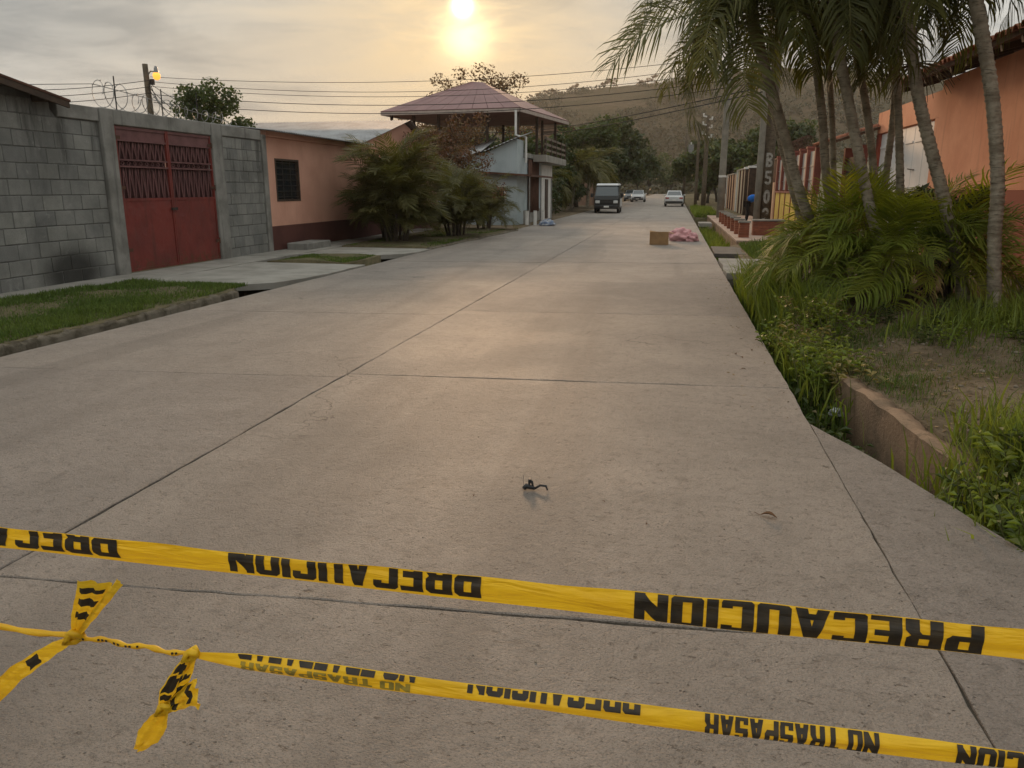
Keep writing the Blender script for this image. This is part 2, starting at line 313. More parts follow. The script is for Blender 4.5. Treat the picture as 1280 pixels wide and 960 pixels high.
M['steel'] = mat('dull_galvanised_steel', (0.28, 0.275, 0.265), (0.2, 0.195, 0.185), 5, 0.45, 0.4, metal=0.5)
M['tile'] = mat('clay_roof_tile', (0.30, 0.115, 0.062), (0.15, 0.065, 0.042), 2.5, 0.9, 0.2, 0.4, 20, rand=0.35)
M['brick'] = mat('planter_brick', (0.27, 0.095, 0.055), (0.2, 0.075, 0.048), 8, 0.9, 0.2, 0.4, 30, rand=0.15)
M['soffit'] = mat('dark_soffit_boards', (0.13, 0.075, 0.048), (0.09, 0.052, 0.036), 3, 0.9, 0.2)  # dark brown is the boards' own even colour
M['trunk'] = bark_mat('palm_trunk_bark', (0.36, 0.31, 0.235), (0.22, 0.18, 0.13))
M['shaft'] = mat('palm_crownshaft', (0.13, 0.135, 0.045), (0.16, 0.125, 0.045), 6, 0.5, 0.4)
M['bark'] = bark_mat('tree_bark', (0.10, 0.08, 0.06), (0.06, 0.048, 0.036))
M['frond'] = leafmat('palm_frond_green', (0.07, 0.08, 0.025), (0.118, 0.12, 0.036), 0.44)
M['frond_bush'] = leafmat('areca_leaf_green', (0.14, 0.19, 0.025), (0.24, 0.26, 0.035), 0.45)
M['frond_dry'] = leafmat('dry_frond_tan', (0.22, 0.155, 0.06), (0.28, 0.185, 0.075), 0.3)
M['frond_olive'] = leafmat('areca_leaf_olive', (0.085, 0.085, 0.028), (0.13, 0.118, 0.04), 0.38)
M['rachis'] = mat('frond_stalk', (0.16, 0.15, 0.045), (0.13, 0.11, 0.035), 6, 0.55, 0.35)
M['leaf_mid'] = leafmat('broad_leaf_green', (0.05, 0.072, 0.02), (0.075, 0.095, 0.028), 0.32, 0.35)
M['leaf_dark'] = leafmat('dark_leaf_green', (0.034, 0.05, 0.016), (0.055, 0.068, 0.022), 0.28, 0.35)
M['leaf_dry'] = leafmat('dry_reddish_leaf', (0.13, 0.075, 0.035), (0.17, 0.095, 0.045), 0.3, 0.35)
M['leaf_red'] = leafmat('bougainvillea_leaf', (0.15, 0.058, 0.038), (0.1, 0.07, 0.03), 0.3, 0.45, scale=2.5)
M['weed'] = leafmat('roadside_weed_green', (0.11, 0.16, 0.025), (0.18, 0.215, 0.04), 0.42, 0.4)
M['weed_dry'] = leafmat('straw_coloured_weed', (0.19, 0.17, 0.06), (0.25, 0.2, 0.075), 0.3, 0.3)
M['grass'] = leafmat('verge_grass_green', (0.065, 0.11, 0.018), (0.10, 0.14, 0.028), 0.3, 0.4, 0.7, 0.9)
M['grass_dry'] = leafmat('dry_verge_grass', (0.17, 0.145, 0.055), (0.115, 0.11, 0.038), 0.3, 0.4, 0.8)
M['stem'] = mat('weed_stem', (0.11, 0.115, 0.035), (0.085, 0.085, 0.03), 8, 0.7, 0.25)
M['glass'] = glass_mat('dark_glass'); M['glass_car'] = glass_mat('car_window_glass', (0.05, 0.06, 0.063))
M['black_paint'] = mat('black_car_paint', (0.008, 0.009, 0.009), (0.012, 0.012, 0.012), 1, 0.35, 0.3)
M['white_paint'] = mat('white_car_paint', (0.55, 0.55, 0.54), (0.5, 0.5, 0.49), 1, 0.3, 0.5)
M['tyre'] = mat('tyre_rubber', (0.02, 0.02, 0.02), (0.03, 0.03, 0.028), 8, 0.9, 0.2)
M['rim'] = mat('wheel_rim', (0.35, 0.35, 0.35), (0.25, 0.25, 0.25), 8, 0.4, 0.5, metal=0.6)
M['tail'] = mat('red_tail_lamp', (0.30, 0.015, 0.012), (0.24, 0.012, 0.01), 8, 0.25, 0.5)
M['lamp_glass'] = mat('clear_headlamp', (0.6, 0.6, 0.58), (0.5, 0.5, 0.48), 8, 0.15, 0.6)
M['plastic'] = mat('black_plastic', (0.012, 0.012, 0.013), (0.02, 0.02, 0.02), 10, 0.45, 0.4)
M['cardboard'] = mat('brown_cardboard', (0.31, 0.19, 0.095), (0.25, 0.15, 0.075), 4, 0.92, 0.15, 0.2, 30)
M['bag_pink'] = mat('pink_cloth', (0.62, 0.34, 0.34), (0.5, 0.25, 0.26), 6, 0.8, 0.2, 0.4, 20)
M['bag_blue'] = mat('blue_white_rubbish', (0.12, 0.17, 0.27), (0.4, 0.4, 0.4), 9, 0.6, 0.3)
M['skin'] = mat('skin', (0.24, 0.125, 0.08), (0.2, 0.1, 0.065), 6, 0.6, 0.3)
M['shirt'] = mat('blue_shirt_cloth', (0.02, 0.14, 0.5), (0.018, 0.11, 0.4), 5, 0.85, 0.15)
M['trousers'] = mat('black_trouser_cloth', (0.014, 0.013, 0.014), (0.022, 0.02, 0.02), 5, 0.9, 0.15)
M['dry_leaf'] = mat('dry_brown_leaf', (0.15, 0.075, 0.035), (0.1, 0.05, 0.025), 20, 0.8, 0.2)
M['foil'] = mat('crumpled_clear_plastic', (0.34, 0.35, 0.34), (0.12, 0.13, 0.13), 40, 0.25, 0.6)
M['paint_white'] = mat('white_stencil_paint', (0.36, 0.34, 0.30), (0.2, 0.18, 0.15), 10, 0.85, 0.2)
M['lamp_glow'] = emit_mat('glowing_orange_lamp', (1.0, 0.42, 0.06), 1.1)
# ------------------------------------------------------------------ builders
class MB:
    def __init__(s): s.v = []; s.f = []
    def quad(s, a, b, c, d):
        i = len(s.v); s.v += [tuple(a), tuple(b), tuple(c), tuple(d)]; s.f.append((i, i + 1, i + 2, i + 3))
    def tri(s, a, b, c):
        i = len(s.v); s.v += [tuple(a), tuple(b), tuple(c)]; s.f.append((i, i + 1, i + 2))
    def box(s, x0, x1, y0, y1, z0, z1, R=None):
        i = len(s.v); p = [(x, y, z) for z in (z0, z1) for y in (y0, y1) for x in (x0, x1)]
        if R is not None: p = [tuple(R @ Vector(q)) for q in p]
        s.v += p
        s.f += [tuple(i + k for k in q) for q in ((0, 2, 3, 1), (4, 5, 7, 6), (0, 1, 5, 4), (2, 6, 7, 3), (0, 4, 6, 2), (1, 3, 7, 5))]
    def hexa(s, p):   # eight corners in the order of box()
        i = len(s.v); s.v += [tuple(q) for q in p]
        s.f += [tuple(i + k for k in q) for q in ((0, 2, 3, 1), (4, 5, 7, 6), (0, 1, 5, 4), (2, 6, 7, 3), (0, 4, 6, 2), (1, 3, 7, 5))]
    def prism(s, prof, axis, a, b):   # closed 2-D profile pushed along an axis
        n = len(prof); i = len(s.v)
        for t in (a, b):
            for (p, q) in prof: s.v.append({'x': (t, p, q), 'y': (p, t, q), 'z': (p, q, t)}[axis])
        s.f.append(tuple(range(i, i + n))); s.f.append(tuple(range(i + 2 * n - 1, i + n - 1, -1)))
        for k in range(n): s.f.append((i + k, i + (k + 1) % n, i + n + (k + 1) % n, i + n + k))
    def tube(s, pts, rads, sides=6, cap=True):
        pts = [Vector(p) for p in pts]; n = len(pts); i0 = len(s.v)
        if isinstance(rads, (int, float)): rads = [rads] * n
        ref = None
        for k in range(n):
            t = (pts[min(k + 1, n - 1)] - pts[max(k - 1, 0)])
            t = t.normalized() if t.length > 1e-9 else Vector((0, 0, 1))
            if ref is None: ref = t.orthogonal().normalized()
            ref = (ref - t * ref.dot(t)); ref = ref.normalized() if ref.length > 1e-6 else t.orthogonal().normalized()
            b = t.cross(ref)
            for j in range(sides):
                a = 2 * PI * j / sides; s.v.append(tuple(pts[k] + (ref * math.cos(a) + b * math.sin(a)) * rads[k]))
        for k in range(n - 1):
            for j in range(sides):
                s.f.append((i0 + k * sides + j, i0 + k * sides + (j + 1) % sides, i0 + (k + 1) * sides + (j + 1) % sides, i0 + (k + 1) * sides + j))
        if cap:
            s.f.append(tuple(i0 + j for j in range(sides - 1, -1, -1))); s.f.append(tuple(i0 + (n - 1) * sides + j for j in range(sides)))
    def mesh(s, name, mats, smooth=False):
        me = bpy.data.meshes.new(name); me.from_pydata(s.v, [], s.f); me.update()
        for m in (mats if isinstance(mats, (list, tuple)) else [mats]): me.materials.append(m)
        if smooth: me.polygons.foreach_set('use_smooth', [True] * len(me.polygons))
        return me
    def build(s, name, m, parent=None, smooth=False, bevel=0.0):
        me = s.mesh(name, m, smooth)
        if bevel:
            bm = bmesh.new(); bm.from_mesh(me); bmesh.ops.remove_doubles(bm, verts=bm.verts, dist=1e-5)
            bmesh.ops.bevel(bm, geom=list(bm.edges), offset=bevel, segments=1, affect='EDGES'); bm.to_mesh(me); bm.free()
        return link(name, me, parent)
def link(name, me, parent=None, loc=None, rot=None, sca=None):
    o = bpy.data.objects.new(name, me); COL.objects.link(o)
    if parent is not None: o.parent = parent
    if loc is not None: o.location = loc
    if rot is not None: o.rotation_euler = rot
    if sca is not None: o.scale = sca
    return o
def tag(o, label=None, cat=None, group=None, kind=None):
    for k, v in (('label', label), ('category', cat), ('group', group), ('kind', kind)):
        if v: o[k] = v
    return o
def thing(name, label, cat, loc=(0, 0, 0), rz=0.0, group=None):
    o = bpy.data.objects.new(name, None); COL.objects.link(o); o.location = loc; o.rotation_euler = (0, 0, rz); o.empty_display_size = 0.2
    return tag(o, label, cat, group)
def np_mesh(name, V, Fq, m):
    me = bpy.data.meshes.new(name); V = np.asarray(V, np.float32); Fq = np.asarray(Fq, np.int32); k = Fq.shape[1]
    me.vertices.add(len(V)); me.vertices.foreach_set('co', V.ravel()); me.loops.add(Fq.size); me.loops.foreach_set('vertex_index', Fq.ravel())
    me.polygons.add(len(Fq)); me.polygons.foreach_set('loop_start', np.arange(0, Fq.size, k, dtype=np.int32)); me.update(calc_edges=True); me.validate()
    for q in (m if isinstance(m, (list, tuple)) else [m]): me.materials.append(q)
    return me
def fbm(x, y, seed=0, oct=4):
    s = 0.0; a = 1.0
    r = np.random.default_rng(seed)
    for _ in range(oct):
        ph = r.uniform(0, 6.28, 6); th = r.uniform(0, 6.28, 3); fr = 2 ** _
        for k in range(3): s = s + a * np.sin(fr * (x * np.cos(th[k]) + y * np.sin(th[k])) + ph[k]) / 3
        a *= 0.5
    return s
def grid(x0, x1, y0, y1, nx, ny, zf, name, m, kind='structure', label=None, smooth=True, skirt=0.0):
    xs = np.linspace(x0, x1, nx); ys = np.linspace(y0, y1, ny); X, Y = np.meshgrid(xs, ys); Z = zf(X, Y)
    V = np.stack([X, Y, Z], -1).reshape(-1, 3); I = np.arange(nx * ny).reshape(ny, nx)
    Q = np.stack([I[:-1, :-1], I[:-1, 1:], I[1:, 1:], I[1:, :-1]], -1).reshape(-1, 4)
    if skirt:
        e = [I[0, :], I[:, -1], I[-1, ::-1], I[::-1, 0]]; loop = np.concatenate([k[:-1] for k in e]); n0 = len(V)
        B = V[loop].copy(); B[:, 2] -= skirt; V = np.concatenate([V, B]); n = len(loop); j = np.arange(n)
        Q = np.concatenate([Q, np.stack([loop, n0 + j, n0 + (j + 1) % n, loop[(j + 1) % n]], -1)])
    me = np_mesh(name, V, Q, m)
    if smooth: me.polygons.foreach_set('use_smooth', [True] * len(me.polygons))
    o = link(name, me); tag(o, label, None, None, kind); return o
# ------------------------------------------------------------------ ground, road, verges
def flat(z): return lambda X, Y: np.full_like(X, z)
grid(-690, 690, -60, 1290, 12, 12, flat(-0.55), 'ground', M['ditch'])
grid(-300, -10.13, -20, 300, 8, 8, flat(-0.012), 'yard_ground', M['far_ground'])
grid(5.72, 300, -20, 300, 8, 8, flat(0.09), 'yard_ground', M['far_ground'])
grid(-10.12, -6.3, 30.3, 300, 16, 200, lambda X, Y: 0.02 + 0.03 * fbm(X * 1.5, Y * 0.9, 3) * np.clip((-6.5 - X), 0, 1), 'roadside', M['dirt'], skirt=0.5)
grid(1.12, 5.71, 46.2, 300, 16, 160, lambda X, Y: 0.0 + 0.04 * fbm(X * 1.5, Y * 0.9, 4) + 0.05 * np.clip(X - 1.3, 0, 1), 'roadside', M['soil'], skirt=0.5)
def edge_path(p, q, n, j):
    p = Vector(p); q = Vector(q); d = (q - p); nrm = Vector((-d.y, d.x)).normalized(); out = []; w = 0.0
    for k in range(n):
        w = 0.6 * w + rnd.uniform(-j, j); out.append(p + d * (k / n) + nrm * (w if k else 0.0))
    return out
def slab(name, corners, z=0.0, depth=0.18, j=0.006, m=None, parent=None, cham=0.005, step=0.2):
    o = []
    for k in range(len(corners)):
        a = corners[k]; b = corners[(k + 1) % len(corners)]; n = max(2, int((Vector(b) - Vector(a)).length / step)); o += edge_path(a, b, n, j)
    c = sum(o, Vector((0, 0))) / len(o); n = len(o); V = []
    for q in o:
        d = (c - q); V.append((q.x + d.normalized().x * cham, q.y + d.normalized().y * cham, z))
    V += [(q.x, q.y, z - cham * 0.7) for q in o]; V += [(q.x, q.y, z - depth) for q in o]
    F_ = [tuple(range(n))]
    for a in (0, n):
        for k in range(n): F_.append((a + k, a + n + k, a + n + (k + 1) % n, a + (k + 1) % n))
    me = bpy.data.meshes.new(name); me.from_pydata(V, [], F_); me.update(); me.materials.append(m or M['road'])
    return link(name, me, parent)
b = MB(); b.box(-6.36, 0.97, -8, 262, -0.6, -0.012); b.box(0.971, 1.03, -8, 5.4, -0.6, -0.014)
road = tag(b.build('road', M['subgrade']), kind='structure')
XL, XC, XR = -6.41, -2.79, 1.0
rowsL = [-8.4, -4.7, -1.1, 2.52, 6.12, 9.62, 13.42]; rowsR = [-8.2, -4.5, -0.95, 2.62, 6.4, 10.15, 13.75]
while rowsL[-1] < 46: rowsL.append(rowsL[-1] + 3.75); rowsR.append(rowsR[-1] + 3.75)
g = 0.0055
for k in range(len(rowsL) - 1):
    sk = 0.09
    a0, a1 = rowsL[k], rowsL[k + 1]; b0, b1 = rowsR[k], rowsR[k + 1]
    slab('concrete_slab', [(XL, a0 - 3.6 * sk + g), (XC - 0.006, a0 + g), (XC - 0.006, a1 - g), (XL, a1 - 3.6 * sk - g)], rnd.uniform(-0.003, 0.002), 0.45, 0.006, None, road, 0.006, 0.11)
    slab('concrete_slab', [(XC + 0.005, b0 - 0.15 + g), (XR, b0 + 0.1 + g), (XR, b1 + 0.1 - g), (XC + 0.005, b1 - 0.15 - g)], rnd.uniform(-0.003, 0.002), 0.45, 0.006, None, road, 0.006, 0.11)
slab('concrete_slab', [(XL, rowsL[-1] - 0.3), (XC - g, rowsL[-1] + g), (XC - g, 262), (XL, 262)], 0.0, 0.45, 0.004, None, road, step=2.0)
slab('concrete_slab', [(XC + g, rowsR[-1] - 0.15), (XR, rowsR[-1] + 0.1), (XR, 262), (XC + g, 262)], 0.0, 0.45, 0.004, None, road, step=2.0)
# flared apron beside the ditch
slab('apron_slab', [(1.007, -8), (4.6, -8), (3.15, -1.2), (2.33, 1.5), (1.66, 3.55), (1.30, 4.75), (1.007, 5.5)], -0.004, 0.5, 0.004, None, road)
# --- left verge
def lv(y): return -6.70 + 0.03 * np.sin(y * 1.7) - 0.55 * np.clip((np.asarray(y) - 10.75) / 0.8, 0, 1) ** 2
def warp_grid(name, xe, xb, y0, y1, nx, ny, zf, m, skirt=0.5):
    S, Y = np.meshgrid(np.linspace(0, 1, nx) ** 1.3, np.linspace(y0, y1, ny)); X = xe(Y) + S * (xb - xe(Y)); Z = zf(X, Y, S)
    V = np.stack([X, Y, Z], -1).reshape(-1, 3); I = np.arange(nx * ny).reshape(ny, nx)
    Q = np.stack([I[:-1, :-1], I[:-1, 1:], I[1:, 1:], I[1:, :-1]], -1).reshape(-1, 4)
    e = [I[0, :], I[:, -1], I[-1, ::-1], I[::-1, 0]]; loop = np.concatenate([k[:-1] for k in e]); n0 = len(V)
    B = V[loop].copy(); B[:, 2] -= skirt; V = np.concatenate([V, B]); n = len(loop); jj = np.arange(n)
    Q = np.concatenate([Q, np.stack([loop, n0 + jj, n0 + (jj + 1) % n, loop[(jj + 1) % n]], -1)])
    me = np_mesh(name, V, Q, m); me.polygons.foreach_set('use_smooth', [True] * len(me.polygons)); return tag(link(name, me), kind='structure')
def zl(X, Y, S=None): return 0.05 + 0.035 * fbm(X * 2.1, Y * 1.3, 5) + 0.05 * np.clip((lv(Y) - X), 0, 0.6)
warp_grid('verge', lv, -9.05, -4, 11.55, 40, 220, zl, M['soil'])
def lv2(y): return -6.62 + 0.35 * np.clip(17.6 - y, 0, 1) * 0
warp_grid('verge', lambda y: -6.9 - 0.25 * (y - 16.2) * 0 + 0.05 * np.sin(y * 3), -8.8, 15.75, 17.7, 24, 40, lambda X, Y, S: 0.03 + 0.05 * np.sin(np.clip(S, 0, 1) * PI) + 0.02 * fbm(X * 2, Y * 2, 6), M['soil'])
def lv3(y): return -6.52 + 0.04 * (y - 20) + 0.03 * np.sin(y * 2.1)
warp_grid('verge', lv3, -9.05, 20.35, 30.25, 30, 160, lambda X, Y, S: 0.04 + 0.03 * fbm(X * 2, Y * 1.3, 8) + 0.04 * np.clip(S * 4, 0, 1), M['soil'])
# rough kerb of old concrete and packed earth along the verge
def kerb(y0, y1, xf, zt, name='kerb', m=None, w=0.11, depth=0.5, j=0.011, step=0.07):
    n = int((y1 - y0) / step); rows = []
    for k in range(n + 1):
        y = y0 + (y1 - y0) * k / n; x = float(xf(y)); z = zt + rnd.uniform(-j, j) * 1.4
        rows.append([(x + rnd.uniform(-j, j) + 0.02, y, -depth), (x + rnd.uniform(-j, j), y, z - 0.035), (x - 0.03 + rnd.uniform(-j, j), y, z), (x - w + rnd.uniform(-j, j), y, z + rnd.uniform(-j, j)), (x - w, y, -depth)])
    V = [p for r in rows for p in r]; Fc = []
    for k in range(n):
        for q in range(4): Fc.append((k * 5 + q, k * 5 + q + 1, (k + 1) * 5 + q + 1, (k + 1) * 5 + q))
    Fc.append((0, 1, 2, 3, 4)); Fc.append(tuple(n * 5 + q for q in (4, 3, 2, 1, 0)))
    me = bpy.data.meshes.new(name); me.from_pydata(V, [], Fc); me.update(); me.materials.append(m or M['kerb']); me.polygons.foreach_set('use_smooth', [True] * len(me.polygons)); return tag(link(name, me), kind='structure')
kerb(-4, 11.56, lambda y: lv(y) + 0.07, 0.04); kerb(20.3, 30.3, lambda y: lv3(y) + 0.08, 0.045)
# pavement along the walls and the driveway slabs bridging the gutter
pav = []
y = -4.0
while y < 30:
    l = rnd.uniform(1.5, 2.1); y1 = min(y + l, 30.2)
    pav.append((y, y1)); y = y1 + 0.015
pv = MB(); pv.box(-10.08, -9.1, -4, 30.2, -0.5, -0.03); pvo = tag(pv.build('pavement', M['subgrade']), kind='structure')
for (a, c) in pav: slab('paving_slab', [(-10.09, a), (-9.06, a), (-9.06, c), (-10.09, c)], 0.045 + rnd.uniform(-0.01, 0.012), 0.2, 0.008, M['conc_floor'], pvo)
dw = MB(); dw.box(-9.0, -7.3, 12.2, 15.2, -0.5, -0.12); dwo = tag(dw.build('driveway', M['subgrade']), kind='structure')
slab('driveway_slab', [(-9.04, 11.75), (-7.35, 11.68), (-6.72, 12.15), (-6.5, 12.9), (-6.44, 13.6), (-9.04, 13.65)], 0.035, 0.11, 0.02, M['conc_floor'], dwo, step=0.2)
slab('driveway_slab', [(-9.04, 13.68), (-6.44, 13.62), (-6.46, 14.8), (-6.43, 15.6), (-9.04, 15.7)], 0.028, 0.11, 0.02, M['conc_floor'], dwo, step=0.2)
dw = MB(); dw.box(-9.0, -7.1, 18.4, 20.2, -0.5, -0.12); dwo = tag(dw.build('driveway', M['subgrade']), kind='structure')
slab('driveway_slab', [(-9.04, 17.75), (-7.2, 17.8), (-6.55, 18.4), (-6.38, 19.1), (-6.38, 20.1), (-9.04, 20.28)], 0.035, 0.11, 0.02, M['conc_floor'], dwo, step=0.2)
# --- right verge, ditch wall and crossings
def xe(y): y = np.asarray(y, float); return 1.60 + 0.13 * np.clip(7 - y, 0, 20) + 0.13 * np.clip(5 - y, 0, 20)
def zr(X, Y, S=None):
    e = X - xe(Y)
    return -0.01 + 0.16 * np.clip(e / 1.6, 0, 1) + 0.05 * fbm(X * 1.7, Y * 1.3, 9) * np.clip(e * 2, 0.15, 1) + 0.13 * np.exp(-((X - 2.8) ** 2 + (Y - 11.6) ** 2) / 1.6)
vr = warp_grid('verge', lambda y: xe(y) + 0.02, 5.72, -6, 23.6, 70, 260, zr, M['dirt'])
def ditch_wall(y0, y1):
    n = int((y1 - y0) / 0.07); V = []; Fc = []; m_ = 7
    for k in range(n + 1):
        y = y0 + (y1 - y0) * k / n; x = float(xe(y)) - 0.13
        hn = 0.012 * math.sin(y * 2.2) + 0.007 * math.sin(y * 11 + 1) + rnd.uniform(-0.006, 0.006)
        for q in range(m_):
            t = q / (m_ - 1); V.append((x + 0.04 * (1 - t) + 0.006 * math.sin(y * 3 + q * 0.6) + 0.004 * math.sin(y * 13 + q * 2) + rnd.uniform(-0.003, 0.003), y, -0.56 + (0.55 + hn) * t))
        V.append((V[-1][0], y, V[-1][2])); V.append((x + 0.05, y, hn + rnd.uniform(-0.008, 0.008) + 0.004)); V.append((x + 0.14, y, hn + rnd.uniform(-0.012, 0.012) - 0.01)); V.append((x + 0.15, y, -0.56))
    w = m_ + 4
    for k in range(n):
        for q in range(w - 1):
            if q != m_ - 1: Fc.append((k * w + q, (k + 1) * w + q, (k + 1) * w + q + 1, k * w + q + 1))
    Fc.append(tuple(range(w))); Fc.append(tuple(n * w + q for q in range(w - 1, -1, -1)))
    me = bpy.data.meshes.new('ditch_wall'); me.from_pydata(V, [], Fc); me.update(); me.materials.append(M['conc_pink']); me.polygons.foreach_set('use_smooth', [True] * len(me.polygons)); return tag(link('ditch_wall', me), kind='structure')
ditch_wall(-5, 15.1)
cv = MB(); cv.box(1.7, 2.6, 15.4, 18.3, -0.5, 0.0); cvo = tag(cv.build('ditch_crossing', M['conc_pink']), kind='structure')
slab('crossing_slab', [(1.02, 15.2), (2.75, 15.3), (2.7, 18.4), (1.04, 18.5)], 0.05, 0.12, 0.015, M['conc_floor'], cvo, step=0.2)
cv = MB(); cv.box(1.6, 1.78, 20.6, 22.9, -0.5, -0.06); cvo = tag(cv.build('ditch_crossing', M['conc']), kind='structure')
slab('crossing_slab', [(1.04, 20.5), (1.8, 20.4), (1.82, 23.0), (1.06, 23.1)], 0.0, 0.1, 0.02, mat('wet_dark_concrete', (0.12, 0.105, 0.088), (0.08, 0.07, 0.06), 3, 0.8, 0.3, 0.5, 30), cvo, step=0.2)
cv = MB(); cv.box(1.12, 1.7, 37.2, 39.0, -0.1, 0.06); tag(cv.build('ditch_crossing', M['conc_floor']), kind='structure')
# raised front pavement before the fences on the right
rp = MB(); rp.box(1.82, 5.71, 23.62, 46.15, -0.56, 0.10); rpo = tag(rp.build('pavement', M['conc_pink']), kind='structure')
y = 23.63
while y < 46:
    y1 = min(y + rnd.uniform(1.6, 2.2), 46.14); slab('paving_slab', [(1.80, y), (4.2, y), (4.2, y1 - 0.012), (1.80, y1 - 0.012)], 0.135 + rnd.uniform(-0.006, 0.006), 0.06, 0.008, mat('pinkish_paving', (0.42, 0.30, 0.235), (0.32, 0.23, 0.18), 2, 0.9, 0.2, 0.4, 30), rpo); y = y1
# ------------------------------------------------------------------ hill
HILL_SCAR = tuple(ony(762, 168, 520.0))
def hz(X, Y):
    # ridge outline in metres above the street, by bearing from the street
    A = np.degrees(np.arctan2(X, Y)) + np.degrees(YAW)
    prof = np.interp(A, [-40, -16, -9, -4, 0, 2, 6, 10, 14, 18, 22, 28, 40], [22, 30, 34, 46, 60, 70, 75, 78, 84, 86, 82, 74, 60])
    R = np.hypot(X, Y); t = np.clip((R - 230) / 420, 0, 1); s = t * t * (3 - 2 * t)
    gul = 6 * np.abs(fbm(X * 0.02, Y * 0.012, 21)) * s * (1 - t)
    back = np.clip((R - 700) / 500, 0, 1)
    return -0.5 + prof * s * (1 - 0.35 * back) + 2.2 * fbm(X * 0.05, Y * 0.05, 22) * s + 0.9 * fbm(X * 0.2, Y * 0.2, 23) * s - gul
grid(-560, 620, 225, 1250, 150, 140, hz, 'hill', hill_mat(), smooth=True)
# ------------------------------------------------------------------ vegetation builders
def grass_patch(name, sampler, zf, n, h, w, m, label, lean=0.5, clump=0.0, thing_cat='grass'):
    XY = sampler(n); n = len(XY); X, Y = XY[:, 0], XY[:, 1]; Z = zf(X, Y) - 0.01
    hh = nr.uniform(h[0], h[1], n) * (1 + clump * fbm(X * 4, Y * 4, 31)); hh = np.maximum(hh, h[0] * 0.4)
    a = nr.uniform(0, 2 * PI, n); ww = nr.uniform(w * 0.6, w * 1.3, n); la = nr.uniform(0, 2 * PI, n); ll = nr.uniform(0.1, 1, n) * lean * hh
    dx, dy = np.cos(a) * ww / 2, np.sin(a) * ww / 2; lx, ly = np.cos(la) * ll, np.sin(la) * ll
    V = np.empty((n, 5, 3)); V[:, 0] = np.stack([X - dx, Y - dy, Z], -1); V[:, 1] = np.stack([X + dx, Y + dy, Z], -1)
    mx, my, mz = X + lx * 0.35, Y + ly * 0.35, Z + hh * 0.6
    V[:, 2] = np.stack([mx + dx * 0.8, my + dy * 0.8, mz], -1); V[:, 3] = np.stack([mx - dx * 0.8, my - dy * 0.8, mz], -1)
    V[:, 4] = np.stack([X + lx, Y + ly, Z + hh * np.where(ll / hh > 0.6, 0.8, 1.0)], -1)
    i = np.arange(n)[:, None] * 5
    T = np.concatenate([i + np.array([0, 1, 2]), i + np.array([0, 2, 3]), i + np.array([3, 2, 4])])
    o = link(name, np_mesh(name, V.reshape(-1, 3), T, m)); return tag(o, label, thing_cat, None, 'stuff')
def frond_mesh(name, L, droop, nl, ll, m, w=0.03, vee=0.5, curl=0.6, seed=0, stalk=0.2, up=0.0, rr=0.010, plume=0.8):
    """pinnate palm leaf along +X: arching rachis, two rows of bent leaflets"""
    r = random.Random(seed); mb = MB(); pts = []; n = 12; ang = up; p = Vector((0, 0, 0)); s = L / n
    for k in range(n + 1):
        pts.append(p.copy()); ang = up - droop * (k / n) ** 1.4; p = p + Vector((math.cos(ang), 0, math.sin(ang))) * s
    mb.tube(pts, [rr * (1 - 0.85 * k / n) for k in range(n + 1)], 4); nb = len(mb.f)
    def at(t):
        x = t * n; k = min(int(x), n - 1); f = x - k; return pts[k].lerp(pts[k + 1], f), (pts[k + 1] - pts[k]).normalized()
    for side in (-1, 1):
        for k in range(nl):
            t = stalk + (1 - stalk) * (k + r.uniform(-0.2, 0.2)) / nl
            if t > 0.995: continue
            if r.random() < 0.04: continue
            q, tan = at(max(0.02, t)); nv = Vector((-tan.z, 0, tan.x)); lat = Vector((0, side, 0))
            u = (t - stalk) / (1 - stalk); l = ll * (0.45 + 0.75 * math.sin(PI * min(1, 0.12 + 0.8 * u)) ** 0.8) * r.uniform(0.85, 1.1)
            fw = 0.35 + 0.75 * u + r.uniform(-0.1, 0.1); v = vee * (1 - 0.5 * u) + r.uniform(-0.15, 0.15)
            d = (lat + tan * fw + nv * (v + r.choice((-0.35, 0, 0.35)) * plume)).normalized(); dn = Vector((0, 0, -1))
            a = q; d1 = d; b1 = a + d1 * l * 0.4; d2 = (d + dn * curl * r.uniform(0.5, 1.2)).normalized(); b2 = b1 + d2 * l * 0.34
            d3 = (d2 + dn * curl * r.uniform(0.7, 1.5)).normalized(); b3 = b2 + d3 * l * 0.26
            wd = (tan - d * tan.dot(d)).normalized() * w * 0.5 * r.uniform(0.8, 1.15)
            i = len(mb.v); mb.v += [tuple(x) for x in (a - wd * 0.5, a + wd * 0.5, b1 - wd, b1 + wd, b2 - wd * 0.75, b2 + wd * 0.75, b3)]
            mb.f += [(i, i + 1, i + 3, i + 2), (i + 2, i + 3, i + 5, i + 4), (i + 4, i + 5, i + 6)]
    me = mb.mesh(name, [m, M['rachis']]); mi = np.zeros(len(me.polygons), np.int32); mi[:nb] = 1; me.polygons.foreach_set('material_index', mi); return me
FR_TALL = [frond_mesh('tall_palm_frond', 1.95, d, 50, 0.5, M['frond'], 0.021, 0.3, c * 1.25, 100 + i, 0.12, 0.0, 0.013) for i, (d, c) in enumerate(((1.1, 0.5), (1.5, 0.8), (1.9, 1.0), (2.3, 1.1)))]
FR_BUSH = [frond_mesh('bush_frond', 1.2, d, 30, 0.42, M['frond_bush'], 0.022, 0.4, c * 1.2, 200 + i, 0.25, 0.0, 0.008) for i, (d, c) in enumerate(((0.8, 0.3), (1.2, 0.5), (1.7, 0.7)))]
FR_DRY = frond_mesh('dry_frond', 1.0, 1.9, 22, 0.3, M['frond_dry'], 0.02, 0.2, 1.1, 250, 0.25, 0.0, 0.008)
